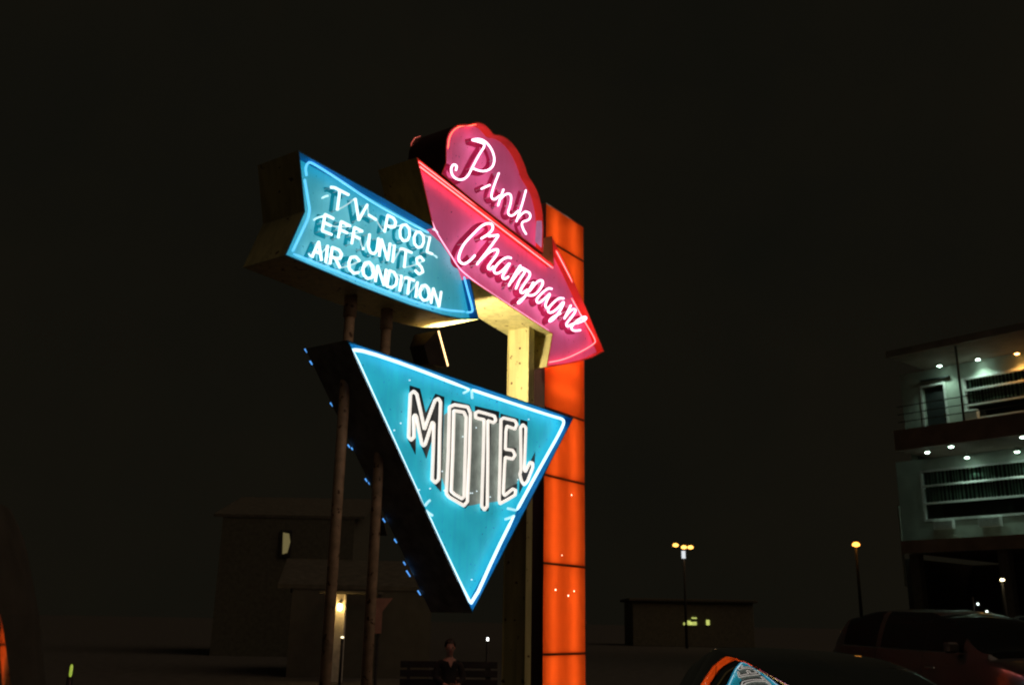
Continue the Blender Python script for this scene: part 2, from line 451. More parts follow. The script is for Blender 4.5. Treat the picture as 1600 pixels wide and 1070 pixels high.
cabinet(arr, ALP, YEL, [('red_rim', REDIN, pinksel), ('blue_rim', NAVY, lambda i: not pinksel(i))],
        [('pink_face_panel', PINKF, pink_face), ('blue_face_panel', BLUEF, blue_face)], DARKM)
BT = glow('blue_neon', (0.10, 0.55, 0.95), 1.3, .1)
tube_obj('border_tube', [(479, 275), (477, 262), (482, 253), (490, 256), (524, 277), (580, 315), (625, 340), (670, 364)], -.03, .012, BT, arr)
tube_obj('border_tube', [(476, 280), (481, 310), (485, 334), (470, 366), (457, 393)], -.03, .012, BT, arr)
tube_obj('border_tube', [(459, 397), (560, 438), (640, 469), (690, 484), (726, 487)], -.03, .012, BT, arr)
tube_obj('border_tube', [(725, 432), (732, 458), (739, 484), (737, 488), (729, 488)], -.03, .012, BT, arr)
RT = glow('red_neon', (1.0, 0.12, 0.12), 4.5, .1)
tube_obj('border_tube', [(654, 259), (720, 309), (800, 370), (864, 419)], -.03, .008, RT, arr)
tube_obj('border_tube', [(654, 253), (720, 303), (800, 364), (864, 413)], -.012, .006, RT, arr)
tube_obj('border_tube', [(869, 392), (886, 424), (904, 459)], -.02, .008, RT, arr)
tube_obj('border_tube', [(893, 466), (912, 500), (931, 531), (929, 537), (905, 551), (880, 562), (858, 566)], -.045, .007, RT, arr)
tube_obj('border_tube', [(654, 262), (664, 308), (677, 354), (690, 376), (703, 396), (716, 418), (734, 434), (760, 453), (800, 479), (858, 517)], -.035, .006, glow('pale_pink_neon', (1.0, .36, .56), 2.2), arr)

# block letters of the blue panel (glyphs in a unit box, bent from one tube)
GL = {'A': [[(0, 0), (.5, 1), (1, 0)], [(.2, .38), (.8, .38)]], 'I': [[(.5, 1), (.5, 0)]], 'T': [[(0, .92), (.2, 1), (1, 1)], [(.5, 1), (.5, 0)]],
      'V': [[(0, 1), (.5, 0), (1, 1)]], '-': [[(0, .5), (1, .45)]], 'L': [[(.1, 1), (0, 0), (.9, .02)]], 'E': [[(1, .97), (.1, 1), (0, 0), (1, .02)], [(.05, .52), (.8, .5)]],
      'F': [[(1, .97), (.1, 1), (0, 0)], [(.05, .52), (.8, .5)]], 'P': [[(0, 0), (.05, 1), (.7, 1), (1, .85), (.95, .55), (.6, .42), (.05, .42)]],
      'R': [[(0, 0), (.05, 1), (.7, 1), (1, .82), (.9, .55), (.5, .45), (.05, .45)], [(.45, .45), (1, 0)]],
      'O': [[(.5, 1), (.12, .85), (0, .5), (.12, .15), (.5, 0), (.88, .15), (1, .5), (.88, .85), (.5, 1)]],
      'C': [[(.95, .85), (.55, 1), (.12, .85), (0, .5), (.12, .15), (.55, 0), (.95, .15)]], 'U': [[(0, 1), (.02, .25), (.3, 0), (.7, 0), (.97, .25), (1, 1)]],
      'N': [[(0, 0), (.04, 1), (.96, 0), (1, 1)]], 'D': [[(.1, 1), (0, 0), (.55, .02), (.95, .3), (1, .7), (.6, 1), (.1, 1)]],
      'S': [[(.95, .85), (.5, 1), (.08, .8), (.2, .58), (.75, .45), (1, .22), (.55, 0), (.05, .12)]], '.': [[(.3, .02), (.7, .02)]]}
def row(chars, top, bot, slant):
    """chars: (glyph, x left, x right); top/bot: two pixel points each of the cap line and base line"""
    L = []; links = []; prev = None
    for ch, a, b in chars:
        ss = []
        for st in GL[ch]:
            pts = []
            for gx, gy in st:
                x = a + (b - a) * gx
                yt = top[0][1] + (top[1][1] - top[0][1]) * (x - top[0][0]) / (top[1][0] - top[0][0])
                yb = bot[0][1] + (bot[1][1] - bot[0][1]) * (x - bot[0][0]) / (bot[1][0] - bot[0][0])
                pts.append((x + slant * (gy - .5), yb + (yt - yb) * gy))
            ss.append(pts)
        if prev: links.append([prev, ss[0][0]])
        prev = ss[-1][-1]
        L.append(ss)
    return L, links
TW = glow('pale_white_neon', (0.70, 0.91, 0.90), 1.7, .12)
TEAL = paint('teal_letter_enamel', (0.002, 0.28, 0.38), 0.7, var=.2, scale=8, spec=.15, self_glow=.24)
rows = [row([('T', 515, 543), ('V', 553, 572), ('-', 576, 588), ('P', 603, 617), ('O', 625, 640), ('O', 647, 662), ('L', 669, 679)], ((530, 298), (669, 370)), ((530, 329), (668, 393)), 4),
        row([('E', 505, 520), ('F', 530, 546), ('F', 551, 565), ('.', 567, 571), ('U', 576, 590), ('N', 594, 608), ('I', 613, 617), ('T', 624, 642), ('S', 649, 662)], ((511, 337), (658, 402)), ((506, 361), (655, 428)), 3),
        row([('A', 489, 504), ('I', 508, 513), ('R', 517, 533), ('C', 545, 562), ('O', 567, 584), ('N', 588, 602), ('D', 606, 620), ('I', 624, 628), ('T', 631, 646), ('I', 649, 653), ('O', 656, 671), ('N', 675, 688)], ((497, 378), (687, 455)), ((490, 402), (685, 478)), 3)]
for L, links in rows:
    lettering(arr, L, -.015, LIP - .015, .0135, .024, TW, TEAL, tight=2.0)
    for a, b in links:
        mid = ((a[0] + b[0]) / 2, (a[1] + b[1]) / 2 + 2)
        tube_obj('link_tube', [a, mid, b], -.03, .007, glow('dim_link_neon', (.55, .85, .88), .7), arr)
for x, y, dx, dy in ((513, 306, -10, 4), (506, 338, -16, 6), (490, 402, -8, -6), (678, 399, 5, 4), (676, 358, 8, 6)):
    tube_obj('tube_end', [(x, y), (x + dx * .6, y + dy * .3), (x + dx, y + dy)], -.04, .009, glow('tube_end_pale', (.6, .95, 1.0), 1.1), arr)
# script of the pink arrow
def z5(l): return [(690 + x / 7.643, 330 + y / 7.643) for x, y in l]
def z6(l): return [(800 + x / 5.633, 390 + y / 5.633) for x, y in l]
def z4(l): return [(690 + x / 4.865, 180 + y / 4.865) for x, y in l]
PT = glow('pink_white_neon', (1.0, 0.60, 0.80), 3.2, .1)
CRIM = paint('crimson_letter_enamel', (0.30, 0.006, 0.05), 0.7, var=.2, scale=8, spec=.15, self_glow=.35)
script = [
    [z5([(470, 330), (560, 275), (612, 220), (612, 165), (565, 140), (480, 170), (380, 270), (270, 385), (222, 480), (200, 560), (220, 612), (270, 636), (340, 592), (400, 525)])],
    [z5([(560, 300), (640, 290), (688, 283), (640, 350), (590, 420), (480, 560), (420, 640)]), z5([(460, 590), (540, 510), (610, 465), (684, 452), (655, 530), (590, 610), (545, 680), (580, 700), (620, 660)])],
    [z5([(832, 562), (790, 545), (720, 580), (650, 650), (618, 715), (650, 752), (720, 720), (832, 595), (770, 700), (718, 790), (755, 815), (800, 780)])],
    [z5([(945, 645), (880, 740), (800, 895)]), z5([(830, 850), (930, 710), (1000, 685), (990, 740), (930, 820), (885, 930)]), z6([(85, 158), (120, 175), (172, 212), (110, 300), (68, 365), (90, 388), (140, 350)])],
    [z6([(190, 285), (150, 360), (110, 420), (58, 478), (50, 462), (110, 420)]), z6([(150, 370), (215, 285), (262, 264), (277, 295), (240, 360), (190, 405), (140, 402)])],
    [z6([(352, 345), (315, 338), (245, 400), (210, 447), (232, 476), (290, 430), (345, 375), (300, 460), (290, 508), (330, 515)])],
    [z6([(457, 430), (412, 424), (350, 480), (310, 532), (332, 562), (390, 530), (468, 440), (430, 530), (372, 610), (322, 640), (345, 600), (430, 560)])],
    [z6([(520, 488), (490, 545), (460, 610)]), z6([(470, 590), (530, 520), (568, 528), (530, 590), (476, 650), (484, 682), (530, 655)])],
    [z6([(530, 655), (600, 640), (658, 610), (645, 586), (590, 610), (540, 655), (518, 690), (540, 716), (605, 708)])]]
lettering(arr, script, -.01, LIP - .01, .0128, .034, PT, CRIM)
tube_obj('rear_fill_tube', [(670, 275), (760, 340), (850, 415), (925, 540), (860, 560), (800, 470), (700, 370)], -DEPTH + .03, .026, glow('rear_fill_neon', (1.0, .32, .26), 34.0), arr, closed=True, it=0)  # unseen rear tube added and overdriven to light the seated person
c = SG.px(420, 406, -DEPTH - .02)
MB().tube(c, SG.px(414, 408, -DEPTH - .02), .014, .006, 8).build('rear_tube_end', REAR, arr, True)

# ---------------------------------------------------------------- scalloped crest above the pink arrow
cr = thing('scalloped_sign', 'pink scalloped neon sign rising behind the long pink arrow', 'neon sign', SG.uv(2.4, 6.1, -.3))
CO = [(690, 272), (697, 254), (697, 221), (702, 205), (713, 195.5), (725, 193.5), (734, 194), (745, 190.5), (756, 193), (766, 202), (772, 210.5), (783, 211), (797, 219), (811, 237), (821, 259), (825, 274), (834, 287), (842, 303), (848, 328), (850, 355), (849, 396), (800, 360), (740, 314)]
CO = CO[:1] + chaikin(CO[1:20], 1) + CO[20:]
cloop = [uvpx(*q) for q in CO]
# the foot of the crest tucks in above the arrow's top return
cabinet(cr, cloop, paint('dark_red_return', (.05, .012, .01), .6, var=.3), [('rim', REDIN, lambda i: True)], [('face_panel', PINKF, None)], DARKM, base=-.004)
k0 = CO[3:-3]
tube_obj('border_tube', [(x - (x - 770) * .04, y + 3) for x, y in k0], -.05, .006, glow('orange_red_neon', (1.0, .08, .04), 5.0), cr, it=1)
pink = [
    [z4([(108, 422), (118, 385), (88, 372), (68, 412), (85, 470), (140, 498), (195, 475), (235, 395), (285, 300), (337, 224), (290, 205), (230, 190)]), z4([(230, 190), (285, 178), (340, 205), (385, 265), (406, 340), (385, 402), (330, 430), (270, 420), (232, 400)])],
    [z4([(300, 562), (370, 530)]), z4([(437, 438), (400, 530), (372, 622), (400, 648), (445, 610)])],
    [z4([(472, 562), (450, 620), (428, 692)]), z4([(440, 645), (490, 595), (532, 602), (525, 680), (498, 750), (535, 772), (585, 725)])],
    [z4([(642, 568), (612, 680), (568, 812)]), z4([(575, 790), (605, 755), (640, 728), (678, 752), (670, 797), (605, 812), (618, 865), (645, 907)])]]
lettering(cr, pink, -.012, LIP - .012, .0115, .033, PT, CRIM)
mesh('pale_plate', [SG.px(x, y, -.02) for x, y in ((838, 345), (848, 345), (847, 388), (836, 378))], [(0, 1, 2, 3)], paint('pink_patch', (.60, .22, .42), .4, self_glow=.6), cr)  # light pink plate, kept bright by a glow of its own
# a rear tube glint on the far crest
MB().sweep([SG.px(x, y, -DEPTH - .02) for x, y in ((642, 233), (643, 224), (648, 216), (657, 213))], SG.n, .006, .006).build('rear_tube_end', glow('dim_red_rear_neon', (1, .12, .08), .5), cr, True)

# ---------------------------------------------------------------- orange pylon
u0, u1 = 4.44, 5.50
ZT = 7.37
pyl = thing('pylon', 'tall glowing orange plastic pylon with dark panel joints behind the signs', 'pylon', SG.uv((u0 + u1) / 2, 0, -.75))
OFF = -.64
FR = paint('pylon_frame', (0.10, 0.02, 0.012), 0.5, var=.3)
PLX = plastic_sheet('orange_acrylic', (0.92, 0.105, 0.012))
joints = [ZT, 6.80, 5.62, 4.33, 3.41, 2.255, 1.115, 0.0]
FLIP = 1
LT = glow('fluorescent_lamp', (1.0, 0.88, 0.66), 5.4)
mb = MB()
for (a, b, o1, o2) in ((u0 - .006, u0, OFF - .26, OFF + .004), (u1, u1 + .006, OFF - .26, OFF + .004), (u0, u1, OFF - .26, OFF - .254)):
    p = [SG.uv(a, 0, o1), SG.uv(b, 0, o1), SG.uv(b, 0, o2), SG.uv(a, 0, o2)]
    mb.prism(p, Vector((0, 0, ZT)))
mb.build('pylon_case', paint('pylon_case_paint', (.03, .012, .01), .6), pyl)
pt = [SG.uv(u0 + .001, ZT - .004, OFF - .25), SG.uv(u1 - .001, ZT - .004, OFF - .25), SG.uv(u1 - .001, ZT - .004, OFF + .003), SG.uv(u0 + .001, ZT - .004, OFF + .003)]
MB().prism(pt, Vector((0, 0, .010))).build('top_cap', FR, pyl)
mesh('reflector', [SG.uv(u0 + .01, .02, OFF - .24), SG.uv(u1 - .01, .02, OFF - .24), SG.uv(u1 - .01, ZT - .02, OFF - .24), SG.uv(u0 + .01, ZT - .02, OFF - .24)], [(0, 1, 2, 3)], paint('white_reflector', (.85, .85, .8), .6), pyl)
for i in range(len(joints) - 1):
    zt, zb = joints[i] - .012, joints[i + 1] + .012
    p = [SG.uv(u0 + .002, zb, OFF), SG.uv(u1 - .002, zb, OFF), SG.uv(u1 - .002, zt, OFF), SG.uv(u0 + .002, zt, OFF)]
    pn = mesh('acrylic_panel', p, [(0, 1, 2, 3)], PLX, pyl)
    if pn.data.polygons[0].normal.dot(SG.n) * FLIP < 0: pn.data.flip_normals()
    if i:
        c = SG.uv((u0 + u1) / 2, joints[i], OFF - .01)
        MB().box(c, ((u1 - u0) / 2 - .002, .014, .013), SG.u, SG.n).build('joint_bar', FR, pyl)
    if i == 2:
        for zz in (4.66, 5.03, 5.4):
            MB().tube(SG.uv(u0 + .14, zz, OFF - .12), SG.uv(u1 - .14, zz, OFF - .12), .022, n=10).build('lamp_tube', LT, pyl, True)
    else:
        for t in (.24, .73):
            uu = u0 + (u1 - u0) * t
            if t > .5: LT = glow('fluorescent_%d' % i, (1.0, 0.88, 0.66), random.uniform(4.8, 6.2))
            MB().tube(SG.uv(uu, zb + .005, OFF - .12), SG.uv(uu, zt - .005, OFF - .12), .022, n=10).build('lamp_tube', LT, pyl, True)
for x, y, r in ((893, 773, .012), (878, 867, .008), (868, 921, .014), (897, 923, .011), (888, 930, .013)):  # reflected glints on the plastic, put in as small glowing dots
    c = SG.px(x, y, OFF + .004)
    MB().lathe(c, [(r, 0), (r * .7, .004), (.001, .006)], SG.n, 10).build('glint_dot', glow('glint_dot_glow', (1, .85, .6), 3.0), pyl, True)

# ---------------------------------------------------------------- steel supports
post = thing('steel_post', 'broad yellow riveted steel post carrying the pink arrow', 'post', SG.uv(3.0, 0, -.3))
pc = SG.px(810, 570, -.30)
pu = (pc - SG.o).dot(SG.u)
post.location = SG.uv(pu, 0, -.30)
bpy.context.view_layer.update()
hw = .155
MB().bbox(SG.uv(pu + .05, 2.66, -.30), (.05, hw, 2.66 - .001), .006, SG.u, SG.n).build('column', YEL, post)
top_z = 5.50
for s in (-1, 1):
    MB().box(SG.uv(pu + .05, 2.6, -.30 + s * (hw + .004)), (.062, .004, 2.6), SG.u, SG.n).build('flange', YEL, post)
for k in range(14):
    zz = 2.0 + k * .22 + random.uniform(-.05, .05)
    c = SG.uv(pu, zz, -.30 + random.choice((-.1, 0.09, .02)))
    MB().lathe(c, [(.016, 0), (.013, .006), (.001, .009)], -SG.u, 8).build('rivet', paint('rust', (.13, .055, .02), .8), post, True)
def pole(px_, py_, ztop, label):
    p = SG.px(px_, py_, -.29); uu = (p - SG.o).dot(SG.u)
    b = SG.uv(uu, 0, -.29)
    t = thing('support_pole', label, 'pole', b, 'twin poles under the blue panel')
    mat = paint('brown_primer_steel', (.55, .38, .26), .6, var=.35, scale=9, spots=(14, .62, (.12, .06, .03)))
    MB().tube(b, b + Vector((0, 0, ztop - .02)), .052, n=20).build('shaft', mat, t, True)
    MB().lathe(b + Vector((0, 0, 0)), [(.16, 0), (.16, .02), (.06, .03), (.055, .10)], Vector((0, 0, 1)), 16).build('base_plate', mat, t)
    MB().tube(b + Vector((0, 0, ztop - .30)), b + Vector((0, 0, ztop - .02)), .066, n=18).build('sleeve', mat, t, True)
    return t
pole(546, 500, 4.74, 'slim brown pipe pole nearest the left end of the blue panel')
pole(603, 520, 4.75, 'slim brown pipe pole closer to the floodlight')

# floodlight on top of the triangle, aimed to the right and up
fp = SG.px(673, 551, -.36)
fu = (fp - SG.o).dot(SG.u)
fb = SG.uv(fu, 4.075, -.36)
fl = thing('floodlight', 'square floodlight on top of the triangle sign, lighting the yellow post', 'floodlight', fb)
adir = (SG.u * .80 + Vector((0, 0, .42)) + SG.n * .06).normalized()
sdir = SG.n.copy(); sdir = (sdir - adir * sdir.dot(adir)).normalized(); tdir = adir.cross(sdir)
fc = SG.uv(fu, fp.z + .02, -.36)
HOUS = paint('black_cast_housing', (.05, .035, .03), .5, var=.3)
MB().add([fc - adir * .20 + sdir * (a * .11) + tdir * (b * .11) for a, b in ((-1, -1), (1, -1), (1, 1), (-1, 1))] + [fc + sdir * (a * .18) + tdir * (b * .215) for a, b in ((-1, -1), (1, -1), (1, 1), (-1, 1))],
         [(0, 1, 2, 3), (0, 1, 5, 4), (1, 2, 6, 5), (2, 3, 7, 6), (3, 0, 4, 7)]).build('housing', HOUS, fl)
MB().bbox(fc + adir * .022, (.17, .205, .02), .004, sdir, tdir, adir).build('lens', glow('flood_lens', (1.0, .62, .26), 3.0), fl)
MB().bbox(fb + Vector((0, 0, .06)), (.015, .05, .06), .004, SG.u, SG.n).build('bracket', HOUS, fl)
lt = bpy.data.lights.new('flood_lamp', 'SPOT'); lt.energy = 190; lt.color = (1.0, .84, .50); lt.spot_size = math.radians(150); lt.spot_blend = .6; lt.shadow_soft_size = .06
lo = bpy.data.objects.new('flood_lamp', lt); COL.objects.link(lo); lo.parent = fl
lo.matrix_world = Matrix.Translation(fc + adir * .09) @ adir.to_track_quat('-Z', 'Y').to_matrix().to_4x4()

# ================================================================ gallery motel on the right
FB = Plane(-500, 1412, 855, 47.0, -1)
if FB.u.x < 0: FB.u = -FB.u
mot = thing('motel_building', 'pale gallery motel at the right edge with lit soffits over two storeys', 'building', FB.uv(4, 0, -3))
PALE = paint('pale_stucco', (.46, .52, .45), .8, var=.14, scale=1.4, bump=.15)
SLABM = paint('slab_paint', (.30, .22, .18), .8, var=.25, scale=1.2)
WOODW = paint('white_window_paint', (.78, .80, .77), .5, var=.08)
DKW = paint('dark_door', (.035, .04, .04), .4)
BLIND = paint('blind_fabric', (.62, .78, .68), .8, var=.25, scale=3)
SEND = 15.0
def fbox(name, s0, s1, z0, z1, o0, o1, mat, parent=mot, bev=0.0):
    c = FB.uv((s0 + s1) / 2, (z0 + z1) / 2, (o0 + o1) / 2)
    d = (abs(s1 - s0) / 2, abs(o1 - o0) / 2, abs(z1 - z0) / 2)
    m_ = MB()
    (m_.bbox(c, d, bev, FB.u, FB.n) if bev else m_.box(c, d, FB.u, FB.n))
    return m_.build(name, mat, parent)
def fuv(x, y, off=0.0):
    p = FB.px(x, y, off); return ((p - FB.o).dot(FB.u), p.z)
zf1, zc1, zf2, zc2 = 5.0, 8.80, 9.62, 12.80
SW = .62
# walls round the openings (built as butted pieces)
wl = fuv(1437, 735)[0]; wz1 = fuv(1440, 735)[1]; wz0 = fuv(1445, 815)[1]
fbox('wall', SW - .62, wl - .02, zf1, zc1, -.3, 0, PALE)
fbox('wall', wl - .02, SEND, zf1, wz0 - .02, -.3, 0, PALE)
fbox('wall', wl - .02, SEND, wz1 + .02, zc1, -.3, 0, PALE)
ds0, dz1 = fuv(1441, 606); ds1 = fuv(1474, 603)[0]
us0, uz1 = fuv(1503, 591); uz0 = fuv(1510, 658)[1]
fbox('wall', SW, ds0, zf2, zc2, -.3, 0, PALE)
fbox('wall', ds1, us0 - .02, zf2, zc2, -.3, 0, PALE)
fbox('wall', ds0, ds1, dz1, zc2, -.3, 0, PALE)
fbox('wall', us0 - .02, SEND, zf2, uz0 - .02, -.3, 0, PALE)
fbox('wall', us0 - .02, SEND, uz1 + .02, zc2, -.3, 0, PALE)
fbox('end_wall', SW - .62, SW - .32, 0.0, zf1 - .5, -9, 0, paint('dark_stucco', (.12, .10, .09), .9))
fbox('end_wall', SW, SW + .3, zf1, zc2, -9, -.31, PALE)
d_ = fbox('door', ds0 + .03, ds1 - .03, zf2 + .02, dz1 - .03, -.22, -.16, DKW)
fbox('handle', ds1 - .16, ds1 - .12, zf2 + .95, zf2 + 1.1, -.16, -.10, paint('brass', (.5, .35, .12), .3, metal=1), d_)
for a, b, z0, z1 in ((ds0 - .10, ds0 - .005, zf2, dz1 + .10), (ds1 + .005, ds1 + .10, zf2, dz1 + .10), (ds0 - .004, ds1 + .004, dz1 + .005, dz1 + .10)):
    fbox('door_trim', a, b, z0, z1, .003, .05, WOODW)
fbox('shade_hood', ds0 + .0, ds1 + .35, dz1 + .26, dz1 + .31, .003, .18, DKW)
# slabs, roof, soffits
def slab(name, s0, z0, z1, o0, o1, mat, par=mot): return fbox(name, s0, SEND, z0, z1, o0, o1, mat, par)
RS = fuv(1387, 562, 3.3)[0]
S1 = fuv(1411, 865, 2.9)[0]; S2 = fuv(1400, 695, 2.9)[0]
roof = slab('roof', RS, zc2 + .004, zc2 + .20, -9, 3.3, paint('roof_white', (.24, .21, .18), .8, var=.2, scale=1.5))
slab('fascia', RS - .04, zc2 - .06, zc2 + .24, 3.303, 3.36, paint('fascia_paint', (.5, .48, .42), .7, var=.25, scale=1.2), roof)
slab('gallery_slab', S1, zf1 - .45, zf1 - .004, -9, 2.9, SLABM)
slab('gallery_slab', S2, zc1 + .004, zf2 - .004, -9, 2.9, SLABM)
EDGE = paint('slab_edge_paint', (.50, .36, .29), .8, var=.25, scale=1.3)
slab('slab_edge', S1 - .02, zf1 - .5, zf1 + .02, 2.903, 2.95, EDGE)
slab('slab_edge', S2 - .02, zc1 - .02, zf2 + .02, 2.903, 2.95, EDGE)
# windows: frame, two transoms, blinds behind glass
def window(s0, z0, z1, tz, panels):
    w = fbox('window_frame', s0, s0 + .10, z0, z1, -.12, .05, WOODW)
    for z in (z0, z1 - .10): fbox('frame_rail', s0 + .102, SEND, z, z + .10, -.12, .05, WOODW, w)
    for z in tz: fbox('transom', s0 + .102, SEND, z - .045, z + .045, -.06, .07, WOODW, w)
    gl = fbox('pane', s0 + .102, SEND, z0 + .102, z1 - .102, -.14, -.13, MATS['pane_glass'], w)
    vs = MB()
    k = s0 + .2
    while k < SEND:
        wd = random.uniform(.05, .10)
        vs.box(FB.uv(k, (max(z0, tz[-1]) + z1) / 2, -.26), (wd / 2, .004, (z1 - max(z0, tz[-1])) / 2 - .02), (FB.u * .9 + FB.n * random.uniform(-.45, .45)).normalized(), None)
        k += random.uniform(.11, .20)
    vs.build('blinds', BLIND, w)['kind'] = 'stuff'
    for a, b, c_, d2 in panels:
        p_ = fbox('air_conditioner', a, b, c_, d2, .055, .30, WOODW, w, .02)
        for q in range(5):
            zz = c_ + (d2 - c_) * (q + .7) / 6
            fbox('louvre', a + .05, b - .05, zz, zz + .025, .301, .315, paint('louvre_grey', (.4, .45, .42), .5), p_)
    return w
mg = bpy.data.materials.new('pane_glass'); mg.use_nodes = True
nt = mg.node_tree; nt.nodes.clear()
o_ = nt.nodes.new('ShaderNodeOutputMaterial'); t_ = nt.nodes.new('ShaderNodeBsdfTransparent'); g_ = nt.nodes.new('ShaderNodeBsdfGlossy'); g_.inputs['Roughness'].default_value = .04
fr_ = nt.nodes.new('ShaderNodeFresnel'); mx_ = nt.nodes.new('ShaderNodeMixShader'); t_.inputs[0].default_value = (.85, .92, .88, 1)
nt.links.new(fr_.outputs[0], mx_.inputs[0]); nt.links.new(t_.outputs[0], mx_.inputs[1]); nt.links.new(g_.outputs[0], mx_.inputs[2]); nt.links.new(mx_.outputs[0], o_.inputs[0])
MATS['pane_glass'] = mg
def rc(x0, y0, x1, y1):
    a = fuv(x0, y0); b = fuv(x1, y1); return (a[0], b[0], min(a[1], b[1]), max(a[1], b[1]))
window(wl, wz0, wz1, [fuv(1441, 760)[1], fuv(1444, 787)[1]], [rc(1464, 828, 1493, 812), rc(1534, 824, 1567, 806)])
window(us0, uz0, uz1, [fuv(1510, 610)[1], fuv(1512, 633)[1]], [rc(1511, 658, 1531, 640)])
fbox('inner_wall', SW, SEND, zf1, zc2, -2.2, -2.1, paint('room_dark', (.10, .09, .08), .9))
# gallery posts, rails, ground floor columns
RAIL = paint('rail_iron', (.06, .06, .055), .5)
gp = fbox('gallery_post', fuv(1494, 560, 2.8)[0], fuv(1494, 560, 2.8)[0] + .07, zf2 + .021, zc2, 2.78, 2.85, RAIL)
for zz in (zf2 + .35, zf2 + .68, zf2 + 1.02): slab('hand_rail', SW + 1.2, zz, zz + .035, 2.80, 2.835, RAIL)
fbox('corner_post', S1 - .12, S1 - .05, 3.2, zf1 + 1.5, 2.72, 2.79, PALE)
for k in range(5):
    s_ = S1 + .1 + k * 3.6
    fbox('column', s_, s_ + .4, 0, zf1 - .502, 2.2, 2.6, paint('column_paint', (.25, .22, .2), .8))
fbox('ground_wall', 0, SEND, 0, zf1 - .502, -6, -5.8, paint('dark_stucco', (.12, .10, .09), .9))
# soffit lamps
def soffit(x, y, zc, col, power, off, size=.09):
    p = FB.px(x, y, off) + Vector((0, 0, .03))
    while p.z > zc - .05: off += .04; p = FB.px(x, y, off) + Vector((0, 0, .03))
    if zc - p.z > .03: MB().tube(p - Vector((0, 0, .01)), Vector((p.x, p.y, zc)), .02).build('lamp_stem', WOODW, mot, True)
    nm = 'g%d%d%d' % tuple(int(c * 9) for c in col)
    a = MB().lathe(p - Vector((0, 0, .055)), [(size * .5, 0), (size, .02), (size, .05)], Vector((0, 0, 1)), 14).build('soffit_lamp', glow('soffit_' + nm, col, 22.0), mot)
    MB().lathe(p - Vector((0, 0, .02)), [(size + .001, 0), (size + .03, .006), (size + .03, .019)], Vector((0, 0, 1)), 14).build('lamp_rim', WOODW, a)
    L = bpy.data.lights.new('soffit_light', 'SPOT'); L.energy = power; L.color = col; L.shadow_soft_size = .08; L.spot_size = math.radians(125); L.spot_blend = .7
    lo_ = bpy.data.objects.new('soffit_light', L); COL.objects.link(lo_); lo_.parent = a
    lo_.matrix_world = Matrix.Translation(p - Vector((0, 0, .07)))
GRN = (.66, 1.0, .80); ORG = (1.0, .45, .10)
for x, y, z, c_, w_, of_ in ((1468, 572, zc2, GRN, 75, .4), (1528, 562, zc2, GRN, 75, .4), (1589, 553, zc2, ORG, 85, .4), (1449, 707, zc1, GRN, 5, 1.1), (1486, 698, zc1, GRN, 6, 2.0), (1511, 715, zc1, GRN, 65, .5), (1589, 706, zc1, GRN, 65, .5), (1598, 683, zc1, GRN, 6, 2.0)):
    soffit(x, y, z, c_, w_, of_)

